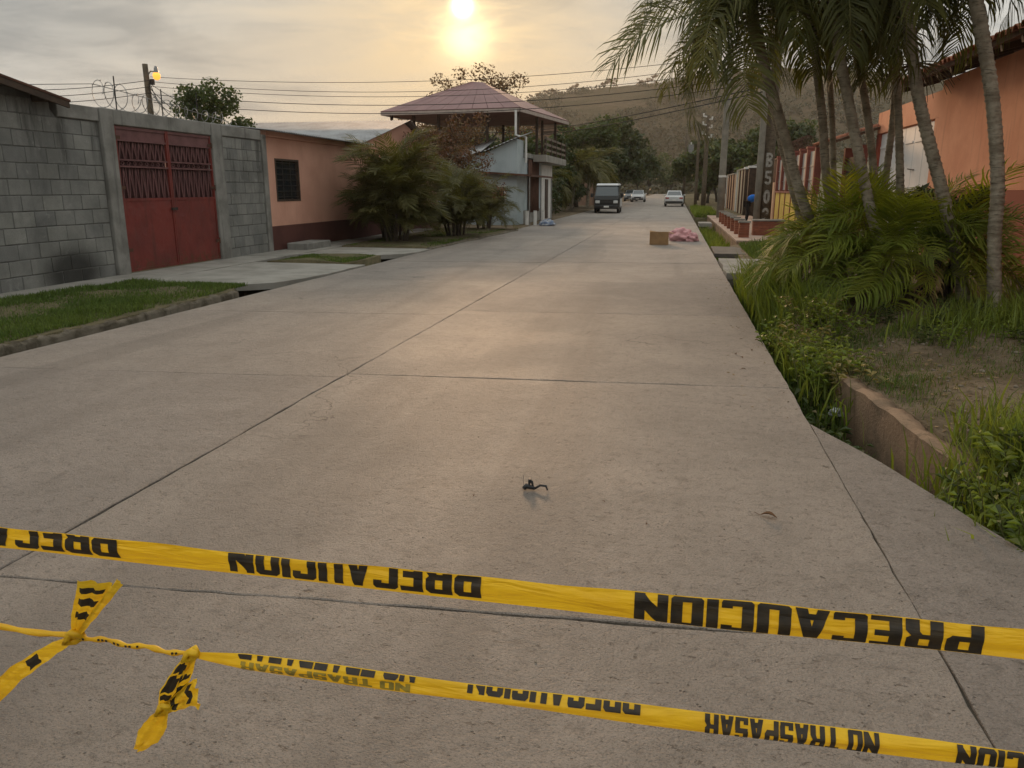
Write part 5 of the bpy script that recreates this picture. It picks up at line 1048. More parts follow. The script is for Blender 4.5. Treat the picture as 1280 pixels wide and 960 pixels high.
grass_patch('dry_grass', box_s(1.6, 5.0, 4.3, 14, lambda x, y: 0.4 * dens_r(x, y) + 0.22 * np.clip(0.6 + fbm(x * 4, y * 4, 71), 0, 1.5) * (x > xe(y) + 0.02)), lambda x, y: zr(x, y), 110000, (0.01, 0.055), 0.005, M['grass_dry'], 'straw-coloured dry grass on the right verge', 1.1, 0.5)
def clump_s(cx, cy, rx, ry):
    return lambda n: np.stack([cx + nr.normal(size=n) * rx, cy + nr.normal(size=n) * ry], -1)
for (cx, cy, rx, ry, n, h0, h1, lab, dry) in ((1.50, 11.6, 0.14, 0.75, 1500, 0.35, 0.85, 'tall bright grass tuft leaning over the ditch below the areca bush', 0), (1.45, 13.4, 0.14, 0.6, 900, 0.3, 0.8, 'tall grass tuft before the ditch crossing slab', 0), (1.7, 10.2, 0.16, 0.4, 500, 0.25, 0.6, 'thin grass tuft at the top of the ditch wall', 0),
                                              (2.12, 4.35, 0.22, 0.4, 4200, 0.14, 0.42, 'leafy grass tuft at the near end of the ditch wall', 0), (3.6, 9.0, 0.55, 0.45, 1100, 0.1, 0.38, 'long grass tuft at the foot of the ringed palms', 0), (4.15, 9.4, 0.3, 0.4, 900, 0.15, 0.4, 'grass tuft beside the curved palm base', 0), (1.35, 8.2, 0.1, 0.8, 500, 0.15, 0.4, 'sparse grass growing up out of the ditch', 1)):
    grass_patch('tall_grass', clump_s(cx, cy, rx, ry), (lambda x, y: np.where(x > xe(y), zr(x, y), -0.2)), n, (h0, h1), 0.016, M['weed'], lab, 0.75, 0.0)
grass_patch('verge_grass', box_s(1.15, 2.4, 46.3, 62), lambda x, y: 0.02 + 0 * x, 9000, (0.12, 0.4), 0.04, M['weed'], 'rough grass strip along the far right kerb', 0.7, 0.4)
grass_patch('verge_grass', box_s(1.05, 1.8, 23.4, 37, lambda x, y: 0.7 + 0 * x), lambda x, y: -0.45 + 0 * x, 5000, (0.1, 0.4), 0.03, M['weed'], 'weeds filling the ditch below the raised pavement', 0.7, 0.4)
grass_patch('verge_grass', box_s(1.85, 3.6, 18.6, 23.5), lambda x, y: zr(x, y), 5000, (0.06, 0.2), 0.02, M['grass'], 'grass between the crossing slab and the raised pavement', 0.8, 0.4)
grass_patch('ditch_weeds', box_s(1.05, 1.5, 6.4, 15.0, lambda x, y: 0.5 + 0.5 * (y > 9.5)), lambda x, y: -0.5 + 0 * x, 5200, (0.08, 0.42), 0.022, M['grass'], 'dark weeds growing on the bottom of the ditch', 0.9, 0.4)
grass_patch('ditch_weeds', lambda n: np.stack([(lambda y: xe(y) - nr.uniform(0.16, 0.5, n))(yy := nr.uniform(3.2, 6.4, n)), yy], -1), lambda x, y: -0.55 + 0 * x, 1500, (0.05, 0.2), 0.015, M['grass'], 'sparse weeds on the ditch bottom below the apron', 0.9, 0.4)
for k in range(18):
    yy = 6.9 + 2.9 * (k + rnd.random()) / 18; xx = rnd.uniform(1.12, 1.85); p = Vector((xx, yy, -0.22 if xx < float(xe(yy)) else 0.0))
    weed_plant('yellow-flecked leafy weed sprawling over the ditch edge', p, rnd.uniform(0.3, 0.45), 12, rnd.uniform(0.3, 0.5), M['weed_dry'] if k % 4 == 0 else M['weed'], 0.085, 'weeds sprawling over the ditch edge', 11)
for k in range(10):
    q = onz(rnd.uniform(1188, 1330), rnd.uniform(585, 690), 0.0); p = Vector((max(q.x, 1.62 + 0.28 * (4.4 - q.y)), q.y, 0)); p.z = float(zr(np.array(p.x), np.array(p.y))) - 0.03 if p.x > float(xe(p.y)) else -0.3
    weed_plant('broad-leaved weed at the near end of the ditch wall', p, rnd.uniform(0.2, 0.36) + (0.22 if p.z < -0.2 else 0), 11, 0.26, M['weed'] if k % 3 else M['leaf_mid'], rnd.uniform(0.05, 0.095), 'broad-leaved weeds by the near ditch', 11)
for k in range(5):
    p = Vector((1.2 + rnd.uniform(0, 0.25), 6.0 + rnd.uniform(-0.4, 1.2), -0.52)); weed_plant('dark green weed growing on the ditch bottom', p, rnd.uniform(0.25, 0.45), 6, 0.2, M['leaf_mid'], 0.11, 'weeds on the ditch bottom', 6)
for k in range(22):
    p = Vector((3.1 + rnd.uniform(-0.9, 1.1), 8.3 + rnd.uniform(-1.0, 1.6), 0)); p.z = float(zr(np.array(p.x), np.array(p.y)))
    weed_plant('low leafy weed in the verge grass below the palms', p, rnd.uniform(0.12, 0.26), 7, 0.22, M['weed'] if k % 2 else M['leaf_mid'], 0.06, 'low weeds below the palms')
tw = thing('dry_twig', 'bare dry twigs sticking up beside the curved palm', 'twig', (4.35, 10.3, 0.1)); mb = MB()
for k in range(9):
    a = rnd.uniform(0, 2 * PI); mb.tube([(0, 0, -0.02), (0.15 * math.cos(a), 0.1 * math.sin(a), 0.25), (0.45 * math.cos(a), 0.2 * math.sin(a), 0.3 + rnd.uniform(0, 0.35))], [0.006, 0.005, 0.002], 4)
mb.build('branch', M['bark'], tw)
# loose stones on bare dirt
stm = MB(); bmx = bmesh.new(); bmesh.ops.create_icosphere(bmx, subdivisions=1, radius=1.0)
for v_ in bmx.verts: v_.co *= rnd.uniform(0.75, 1.15); v_.co.z *= 0.6
STV = np.array([v_.co[:] for v_ in bmx.verts]); STF = np.array([[l.index for l in f.verts] for f in bmx.faces]); bmx.free()
n = 900; X = nr.uniform(1.9, 5.4, n); Y = nr.uniform(4.6, 15, n); k_ = X > xe(Y) + 0.1; X, Y = X[k_], Y[k_]; n = len(X); S = nr.uniform(0.006, 0.028, n) ; Z = zr(X, Y)
V = (STV[None] * S[:, None, None] * nr.uniform(0.7, 1.3, (n, 1, 3)) + np.stack([X, Y, Z + S * 0.2], -1)[:, None]).reshape(-1, 3); Q = (STF[None] + (np.arange(n) * len(STV))[:, None, None]).reshape(-1, 3)
tag(link('gravel', np_mesh('gravel', V, Q, mat('loose_stone', (0.24, 0.2, 0.15), (0.15, 0.12, 0.09), 9, 0.95, 0.15))), 'loose small stones on the bare dirt of the right verge', 'gravel', None, 'stuff')
n = 260; X = nr.uniform(-6.2, 0.95, n); Y = nr.uniform(1.2, 14, n); S = nr.uniform(0.002, 0.006, n)
V = (STV[None] * S[:, None, None] + np.stack([X, Y, S * 0.35], -1)[:, None]).reshape(-1, 3); Q = (STF[None] + (np.arange(n) * len(STV))[:, None, None]).reshape(-1, 3)
tag(link('road_grit', np_mesh('road_grit', V, Q, MATS['loose_stone'])), 'scattered grit grains on the concrete road', 'grit', None, 'stuff')
# ------------------------------------------------------------------ vehicles
def loft(mb, st):
    """st: list of (y, ring points) of equal length; capped"""
    n = len(st[0][1]); i0 = len(mb.v)
    for (y, ring) in st: mb.v += [(x, y, z) for (x, z) in ring]
    for k in range(len(st) - 1):
        for j in range(n): mb.f.append((i0 + k * n + j, i0 + k * n + (j + 1) % n, i0 + (k + 1) * n + (j + 1) % n, i0 + (k + 1) * n + j))
    mb.f.append(tuple(i0 + j for j in range(n - 1, -1, -1))); mb.f.append(tuple(i0 + (len(st) - 1) * n + j for j in range(n)))
def wheel(parent, x, y, r=0.31, w=0.2):
    mb = MB(); s = 1 if x > 0 else -1; mb.tube([(x - s * w / 2, y, r), (x - s * w * 0.4, y, r), (x + s * w * 0.4, y, r), (x + s * w / 2, y, r)], [r * 0.86, r, r, r * 0.86], 18); o = mb.build('wheel', M['tyre'], parent)
    mb = MB(); mb.tube([(x + s * w * 0.44, y, r), (x + s * (w * 0.5 + 0.012), y, r)], [r * 0.62, r * 0.5], 12); mb.build('rim', M['rim'], o)
def sedan(label, loc, rz_, paint, group='cars parked along the street'):
    root = thing('parked_car', label, 'car', loc, rz_, group)
    def ring(w, z0, zt): return [(-w * 0.9, z0), (w * 0.9, z0), (w, z0 + 0.14), (w, zt - 0.16), (w * 0.97, zt - 0.05), (w * 0.88, zt), (-w * 0.88, zt), (-w * 0.97, zt - 0.05), (-w, zt - 0.16), (-w, z0 + 0.14)]
    mb = MB(); loft(mb, [(-2.22, ring(0.72, 0.36, 0.86)), (-2.12, ring(0.82, 0.27, 0.95)), (-1.5, ring(0.86, 0.22, 0.99)), (0, ring(0.87, 0.2, 0.96)), (1.2, ring(0.86, 0.2, 0.93)), (2.0, ring(0.82, 0.24, 0.80)), (2.2, ring(0.70, 0.32, 0.68))]); mb.build('body', paint, root, bevel=0.0)
    mb = MB(); loft(mb, [(-1.72, [(-0.70, 0.965), (0.70, 0.965), (0.69, 1.0), (-0.69, 1.0)]), (-1.1, [(-0.74, 0.965), (0.74, 0.965), (0.60, 1.38), (-0.60, 1.38)]), (-0.6, [(-0.75, 0.95), (0.75, 0.95), (0.59, 1.44), (-0.59, 1.44)]), (0.25, [(-0.75, 0.95), (0.75, 0.95), (0.59, 1.43), (-0.59, 1.43)]), (1.1, [(-0.72, 0.91), (0.72, 0.91), (0.70, 0.95), (-0.70, 0.95)])]); cab = mb.build('cabin', paint, root)
    for (a, c) in (((-1.66, 1.02, 0.62), (-1.16, 1.345, 0.54)), ((1.0, 0.985, 0.62), (0.33, 1.39, 0.54))):
        s = -1 if a[0] < 0 else 1; mb = MB(); d = Vector((0, s * 0.018, 0.02)); mb.quad(Vector((-a[2], a[0], a[1])) + d, Vector((a[2], a[0], a[1])) + d, Vector((c[2], c[0], c[1])) + d, Vector((-c[2], c[0], c[1])) + d); o = mb.build('window', M['glass_car'], cab); o.modifiers.new('t', 'SOLIDIFY').thickness = 0.015
    for s in (-1, 1):
        for (ya, yb) in ((-1.15, -0.35), (-0.28, 0.55)):
            mb = MB(); mb.quad((s * 0.752, ya, 1.0), (s * 0.752, yb + (0.2 if yb > 0 else 0), 1.0), (s * 0.63, yb - 0.15, 1.37), (s * 0.63, ya + 0.18, 1.37)); o = mb.build('window', M['glass_car'], cab); o.modifiers.new('t', 'SOLIDIFY').thickness = 0.012
        mb = MB(); mb.box(s * 0.62 - 0.16, s * 0.62 + 0.16, -2.235, -2.14, 0.70, 0.84); mb.build('tail_lamp', M['tail'], root, bevel=0.02)
        mb = MB(); mb.box(s * 0.58 - 0.15, s * 0.58 + 0.15, 2.12, 2.21, 0.52, 0.64); mb.build('headlight', M['lamp_glass'], root, bevel=0.02)
        mb = MB(); mb.box(s * 0.93 - 0.09, s * 0.93 + 0.09, 0.62, 0.75, 0.96, 1.08); mb.build('mirror', paint, root, bevel=0.02)
        wheel(root, s * 0.78, -1.35); wheel(root, s * 0.78, 1.35)
    mb = MB(); mb.box(-0.78, 0.78, -2.27, -2.16, 0.33, 0.50); mb.build('bumper', M['plastic'], root, bevel=0.03); mb = MB(); mb.box(-0.72, 0.72, 2.14, 2.25, 0.30, 0.46); mb.build('bumper', M['plastic'], root, bevel=0.03)
    mb = MB(); mb.box(-0.19, 0.19, -2.285, -2.272, 0.55, 0.67); mb.build('number_plate', M['white'], root); mb = MB(); mb.box(-0.19, 0.19, 2.252, 2.265, 0.34, 0.44); mb.build('number_plate', M['white'], root)
    mb = MB(); mb.box(-0.42, 0.42, 2.17, 2.225, 0.50, 0.62); mb.build('grille', M['plastic'], root); return root
sedan('white sedan parked on the right seen from behind', (-0.12, 76.5, 0), 0.0, M['white_paint'])
sedan('pale car parked facing the camera under the far trees', (-4.6, 101, 0), PI, M['white_paint'])
sedan('grey car half hidden behind the pale parked car', (-5.9, 108, 0), PI, mat('grey_car_paint', (0.3, 0.31, 0.32), (0.26, 0.27, 0.28), 1, 0.3, 0.5))
sedan('white car pulled off the street behind the black van', (-9.2, 98, 0.02), PI - 0.3, M['white_paint'])
van = thing('black_van', 'black van with a pale roof parked on the left kerb facing the camera', 'van', (-4.5, 53.0, 0), 0.03)
mb = MB(); loft(mb, [(0.0, [(-0.74, 0.36), (0.74, 0.36), (0.80, 0.5), (0.78, 0.9), (-0.78, 0.9), (-0.80, 0.5)]), (0.12, [(-0.80, 0.3), (0.80, 0.3), (0.84, 0.5), (0.83, 1.06), (-0.83, 1.06), (-0.84, 0.5)]), (0.75, [(-0.82, 0.28), (0.82, 0.28), (0.86, 0.5), (0.74, 1.82), (-0.74, 1.82), (-0.86, 0.5)]), (4.3, [(-0.82, 0.28), (0.82, 0.28), (0.86, 0.5), (0.76, 1.86), (-0.76, 1.86), (-0.86, 0.5)]), (4.45, [(-0.78, 0.34), (0.78, 0.34), (0.82, 0.5), (0.72, 1.78), (-0.72, 1.78), (-0.82, 0.5)])]); mb.build('body', M['black_paint'], van)
mb = MB(); mb.hexa([(-0.75, 0.66, 1.825), (0.75, 0.66, 1.825), (-0.77, 4.4, 1.865), (0.77, 4.4, 1.865), (-0.68, 0.85, 1.95), (0.68, 0.85, 1.95), (-0.7, 4.3, 1.97), (0.7, 4.3, 1.97)]); mb.build('roof', M['white_paint'], van)
mb = MB(); mb.quad((-0.76, 0.17, 1.14), (0.76, 0.17, 1.14), (0.69, 0.64, 1.74), (-0.69, 0.64, 1.74)); o = mb.build('windshield', M['glass_car'], van); o.modifiers.new('t', 'SOLIDIFY').thickness = 0.03
mb = MB(); mb.box(-0.4, 0.4, -0.03, 0.0, 0.66, 0.82); mb.build('grille', M['plastic'], van)
for s in (-1, 1):
    mb = MB(); mb.box(s * 0.6 - 0.15, s * 0.6 + 0.15, -0.035, 0.03, 0.66, 0.84); mb.build('headlight', M['lamp_glass'], van, bevel=0.02); mb = MB(); mb.box(s * 1.0 - 0.1, s * 1.0 + 0.1, 0.35, 0.5, 1.05, 1.3); mb.build('mirror', M['plastic'], van, bevel=0.02)
    for (ya, yb) in ((0.85, 1.7), (1.85, 2.9), (3.05, 4.1)):
        mb = MB(); mb.quad((s * 0.815, ya, 1.15), (s * 0.815, yb, 1.15), (s * 0.772, yb, 1.7), (s * 0.772, ya + 0.1, 1.7)); o = mb.build('side_window', M['glass_car'], van); o.modifiers.new('t', 'SOLIDIFY').thickness = 0.02
    mb = MB(); mb.box(s * 0.865 - 0.012, s * 0.865 + 0.012, 0.9, 4.2, 0.42, 0.95); mb.build('side_panel', M['white_paint'], van); wheel(van, s * 0.76, 0.95, 0.33); wheel(van, s * 0.76, 3.6, 0.33)
mb = MB(); mb.box(-0.8, 0.8, -0.1, 0.02, 0.34, 0.56); mb.build('bumper', M['plastic'], van, bevel=0.03); mb = MB(); mb.box(-0.17, 0.17, -0.125, -0.102, 0.39, 0.5); mb.build('number_plate', M['white'], van)
# ------------------------------------------------------------------ person bending beside the pole
def skin_body(name, chains, m, parent, sub=2):
    V = []; E_ = []; R = []; idx = {}
    def add(p, r):
        k = tuple(round(c, 4) for c in p)
        if k not in idx: idx[k] = len(V); V.append(p); R.append(r)
        return idx[k]
    for ch in chains:
        last = None
        for (p, r) in ch:
            i = add(p, r)
            if last is not None and last != i: E_.append((last, i))
            last = i
    me = bpy.data.meshes.new(name); me.from_pydata(V, E_, []); me.update(); o = link(name, me, parent); me.materials.append(m)
    md = o.modifiers.new('skin', 'SKIN'); md.use_smooth_shade = True; sv = me.skin_vertices[0].data
    for i, r in enumerate(R): sv[i].radius = (r, r); sv[i].use_root = (i == 0)
    s = o.modifiers.new('sub', 'SUBSURF'); s.levels = sub; s.render_levels = sub; return o
pp = ony(938, 262, 34.0)
per = thing('person', 'person in a blue shirt and black trousers bending over on the pavement', 'person', (3.08, 36.0, 0.14), -0.15)
hipp = (0.0, 0, 0.92); chest = (0.36, 0, 1.12); neck = (0.50, 0, 1.08); head = (0.62, 0, 0.98)
skin_body('trousers', [[(hipp, 0.155), ((0.0, 0.1, 0.84), 0.11), ((0.05, 0.12, 0.48), 0.075), ((-0.02, 0.12, 0.08), 0.055), ((0.14, 0.13, 0.035), 0.04)], [(hipp, 0.155), ((0.0, -0.1, 0.84), 0.11), ((0.08, -0.12, 0.48), 0.075), ((0.02, -0.12, 0.08), 0.055), ((0.18, -0.13, 0.035), 0.04)]], M['trousers'], per)
tor = skin_body('body', [[((0.06, 0, 0.97), 0.15), ((0.22, 0, 1.08), 0.165), (chest, 0.15), (neck, 0.06), ((0.56, 0, 1.04), 0.085), (head, 0.10), ((0.69, 0, 0.9), 0.07)], [(chest, 0.15), ((0.40, 0.19, 1.05), 0.065), ((0.45, 0.23, 0.78), 0.048), ((0.58, 0.2, 0.56), 0.036), ((0.62, 0.19, 0.48), 0.035)], [(chest, 0.15), ((0.40, -0.19, 1.05), 0.065), ((0.45, -0.23, 0.78), 0.048), ((0.6, -0.18, 0.56), 0.036), ((0.64, -0.17, 0.48), 0.035)]], M['skin'], per)
skin_body('shirt', [[((0.02, 0, 0.95), 0.165), ((0.21, 0, 1.085), 0.185), ((0.37, 0, 1.12), 0.168), ((0.44, 0, 1.1), 0.11)], [((0.37, 0, 1.12), 0.168), ((0.40, 0.195, 1.05), 0.085), ((0.43, 0.215, 0.88), 0.07)], [((0.37, 0, 1.12), 0.168), ((0.40, -0.195, 1.05), 0.085), ((0.43, -0.215, 0.88), 0.07)]], M['shirt'], per)
skin_body('hair', [[((0.55, 0, 1.09), 0.085), ((0.63, 0, 1.035), 0.10), ((0.70, 0, 0.97), 0.08)]], M['trousers'], per)
# ------------------------------------------------------------------ litter and small things
bx = thing('cardboard_box', 'open brown cardboard box standing on the road beside pink cloth', 'box', (-0.42, 23.55, 0.0), 0.05)
w, d, h = 0.27, 0.2, 0.36
for (a, c, e, f) in ((-w, w, -d, -d + 0.012), (-w, w, d - 0.012, d), (-w, -w + 0.012, -d + 0.012, d - 0.012), (w - 0.012, w, -d + 0.012, d - 0.012)):
    mb = MB(); mb.box(a, c, e, f, 0.004, h); mb.build('side', M['cardboard'], bx)
mb = MB(); mb.box(-w + 0.012, w - 0.012, -d + 0.012, d - 0.012, 0.004, 0.016); mb.build('bottom', M['cardboard'], bx)
for (p, q, o1, o2) in (((w, -d, h), (w, d, h), (w + 0.14, d, h - 0.04), (w + 0.14, -d, h - 0.05)), ((-w, d, h), (w, d, h), (w, d + 0.14, h - 0.06), (-w, d + 0.15, h + 0.03))):
    mb = MB(); mb.quad(p, q, o1, o2); o = mb.build('flap', M['cardboard'], bx); o.modifiers.new('t', 'SOLIDIFY').thickness = 0.01
def crumple(name, size, m, seed, lab, cat, loc, rz_=0.0, sub=4, fold=0.35, group=None):
    bm = bmesh.new(); bmesh.ops.create_icosphere(bm, subdivisions=sub, radius=1.0); r = np.random.default_rng(seed); P = np.array([v.co[:] for v in bm.verts]); D = np.zeros(len(P))
    for q in range(14):
        k = r.normal(size=3); k /= np.linalg.norm(k); D += np.abs(np.sin(P @ k * r.uniform(2, 6) + r.uniform(0, 6))) * r.uniform(0.4, 1) / 7
    P = P * (1 - fold + fold * 1.6 * (D - D.min()) / (np.ptp(D) + 1e-6))[:, None] * np.array(size); P[:, 2] = np.where(P[:, 2] < -size[2] * 0.45, -size[2] * 0.45, P[:, 2]); P[:, 2] += size[2] * 0.45
    for v, p in zip(bm.verts, P): v.co = p
    me = bpy.data.meshes.new(name); bm.to_mesh(me); bm.free(); me.materials.append(m); o = link(name, me, None, loc, (0, 0, rz_)); return tag(o, lab, cat, group)
crumple('pink_cloth_heap', (0.36, 0.28, 0.29), M['bag_pink'], 4, 'crumpled heap of pink cloth lying beside the cardboard box', 'cloth', (0.2, 25.3, 0.002))
crumple('pink_cloth_heap', (0.24, 0.2, 0.21), M['bag_pink'], 9, 'smaller bunch of pink cloth at the end of the pink heap', 'cloth', (0.56, 25.2, 0.002), 0.8)
crumple('rubbish_bag', (0.33, 0.25, 0.2), M['bag_blue'], 6, 'blue and white rubbish bag lying before the short white posts', 'bag', (-5.55, 34.6, 0.003))
crumple('plastic_wrapper', (0.06, 0.045, 0.05), M['foil'], 8, 'crumpled clear plastic wrapper caught in the ditch', 'wrapper', tuple(onz(1046, 515, -0.2) + Vector((0, 0, -0.03))), 0.3, 3, 0.5)
crumple('paper_scrap', (0.035, 0.03, 0.012), M['white'], 18, 'white paper scrap lying on the bare verge dirt', 'paper', (2.75, 6.2, float(zr(np.array(2.75), np.array(6.2)))), 0.3, 3, 0.4)
# black broken plastic piece
bp = onz(666, 613); pl_ = thing('broken_plastic_part', 'small broken black plastic part lying on the concrete road', 'debris', (bp.x, bp.y, 0.0), 0.2)
mb = MB(); mb.tube([(-0.05, 0, 0.012), (-0.035, 0.012, 0.022), (-0.01, 0.006, 0.016), (0.012, 0, 0.012)], [0.012, 0.016, 0.012, 0.009], 7); mb.build('lump', M['plastic'], pl_, True)
mb = MB(); mb.tube([(0.01, 0, 0.01), (0.04, 0.01, 0.026), (0.072, 0.0, 0.026), (0.08, -0.012, 0.006)], [0.006, 0.007, 0.007, 0.004], 6); mb.build('hook', M['plastic'], pl_, True)
mb = MB(); mb.tube([(-0.02, 0.01, 0.02), (-0.018, 0.015, 0.048), (-0.004, 0.012, 0.05), (0.0, 0.01, 0.022)], [0.006, 0.007, 0.007, 0.006], 6); mb.build('clip', M['plastic'], pl_, True)
mb = MB(); mb.box(-0.025, -0.006, 0.002, 0.02, 0.04, 0.062); mb.build('knob', M['plastic'], pl_, bevel=0.003)
mb = MB(); mb.tube([(-0.05, 0.02, 0.02), (-0.052, 0.03, 0.05), (-0.05, 0.035, 0.075)], 0.0012, 4); mb.build('bristle', M['plastic'], pl_)
lp = onz(960, 646); lf = MB()
for k in range(6):
    t0, t1 = k / 6, (k + 1) / 6; w0, w1 = 0.016 * math.sin(PI * t0) + 0.001, 0.016 * math.sin(PI * t1) + 0.001; z0, z1 = 0.006 + 0.014 * math.sin(PI * t0), 0.006 + 0.014 * math.sin(PI * t1)
    lf.quad((t0 * 0.085, -w0, z0 + w0 * 0.7), (t1 * 0.085, -w1, z1 + w1 * 0.7), (t1 * 0.085, 0, z1), (t0 * 0.085, 0, z0)); lf.quad((t0 * 0.085, 0, z0), (t1 * 0.085, 0, z1), (t1 * 0.085, w1, z1 + w1 * 0.5), (t0 * 0.085, w0, z0 + w0 * 0.5))
lf.tube([(0, 0, 0.006), (-0.03, 0.01, 0.012)], 0.0015, 4)
o = lf.build('dry_leaf', M['dry_leaf']); o.location = (lp.x - 0.04, lp.y, 0.001); o.rotation_euler = (0, 0, -0.3); o.modifiers.new('t', 'SOLIDIFY').thickness = 0.001; tag(o, 'curled dry brown leaf lying on the concrete near the apron joint', 'leaf')
for k in range(9):
    p = (onz(rnd.uniform(920, 985), rnd.uniform(425, 475)) if k < 5 else onz(rnd.uniform(420, 900), rnd.uniform(480, 660))); c = link('dry_leaf', o.data, None, (p.x, p.y, 0.001), (0, 0, rnd.uniform(0, 6)), (0.6 if k < 5 else 0.25,) * 3); c.modifiers.new('t', 'SOLIDIFY').thickness = 0.001
    tag(c, 'small dry leaf fragment blown onto the road by the ditch' if k < 5 else 'tiny dry leaf crumb lying on the open road', 'leaf', 'dry leaf bits by the ditch' if k < 5 else 'leaf crumbs on the road')
# ------------------------------------------------------------------ lettering
def arc_ring(cx, cy, rx, ry, ix, iy, a0, a1, n):
    out = []
    for k in range(n):
        p, q = math.radians(a0 + (a1 - a0) * k / n), math.radians(a0 + (a1 - a0) * (k + 1) / n)
        out.append([(cx + rx * math.cos(p), cy + ry * math.sin(p)), (cx + rx * math.cos(q), cy + ry * math.sin(q)), (cx + ix * math.cos(q), cy + iy * math.sin(q)), (cx + ix * math.cos(p), cy + iy * math.sin(p))])
    return out
def R_(x0, y0, x1, y1): return [(x0, y0), (x1, y0), (x1, y1), (x0, y1)]
s_ = 0.29
GL = {'P': [R_(0, 0, s_, 1)] + arc_ring(0.36, 0.71, 0.36, 0.29, 0.14, 0.10, -90, 90, 8) + [R_(s_, 0.42, 0.38, 0.61), R_(s_, 0.81, 0.38, 1)],
      'R': [R_(0, 0, s_, 1)] + arc_ring(0.36, 0.74, 0.36, 0.26, 0.14, 0.08, -90, 90, 8) + [R_(s_, 0.48, 0.38, 0.66), R_(s_, 0.82, 0.38, 1), [(0.3, 0.48), (0.5, 0), (0.76, 0), (0.54, 0.5)]],
      'E': [R_(0, 0, s_, 1), R_(s_, 0, 0.66, 0.2), R_(s_, 0.4, 0.58, 0.6), R_(s_, 0.8, 0.66, 1)],
      'C': arc_ring(0.37, 0.5, 0.37, 0.5, 0.10, 0.27, 48, 312, 12), 'O': arc_ring(0.38, 0.5, 0.38, 0.5, 0.09, 0.27, 0, 360, 16),
      'A': [[(0, 0), (0.24, 0), (0.5, 1), (0.27, 1)], [(0.52, 0), (0.77, 0), (0.5, 1), (0.27, 1)], R_(0.2, 0.2, 0.57, 0.38)],
      'U': [R_(0, 0.36, s_, 1), R_(0.49, 0.36, 0.78, 1)] + arc_ring(0.39, 0.36, 0.39, 0.36, 0.10, 0.12, 180, 360, 8), 'I': [R_(0, 0, s_, 1)],
      'N': [R_(0, 0, 0.27, 1), R_(0.54, 0, 0.81, 1), [(0.2, 1), (0.2, 0.55), (0.61, 0), (0.61, 0.45)]], 'T': [R_(0.24, 0, 0.48, 0.8), R_(0, 0.8, 0.72, 1)],
      'S': arc_ring(0.35, 0.72, 0.35, 0.28, 0.12, 0.1, 20, 270, 9) + arc_ring(0.35, 0.28, 0.35, 0.28, 0.12, 0.1, -160, 90, 9),
      'B': [R_(0, 0, s_, 1)] + arc_ring(0.34, 0.74, 0.36, 0.26, 0.14, 0.09, -90, 90, 7) + arc_ring(0.34, 0.27, 0.4, 0.27, 0.16, 0.09, -90, 90, 7) + [R_(s_, 0.0, 0.35, 0.18), R_(s_, 0.82, 0.35, 1), R_(s_, 0.42, 0.35, 0.6)],
      '5': [R_(0.04, 0.5, 0.24, 1), R_(0.24, 0.82, 0.64, 1)] + arc_ring(0.33, 0.32, 0.36, 0.32, 0.14, 0.13, -160, 130, 10), '2': arc_ring(0.35, 0.72, 0.35, 0.28, 0.12, 0.1, -20, 190, 9) + [[(0, 0.18), (0.26, 0.18), (0.68, 0.64), (0.45, 0.64)], R_(0, 0, 0.7, 0.18)]}
GS = dict(GL)
GL = dict(GL)
_q = 0.28
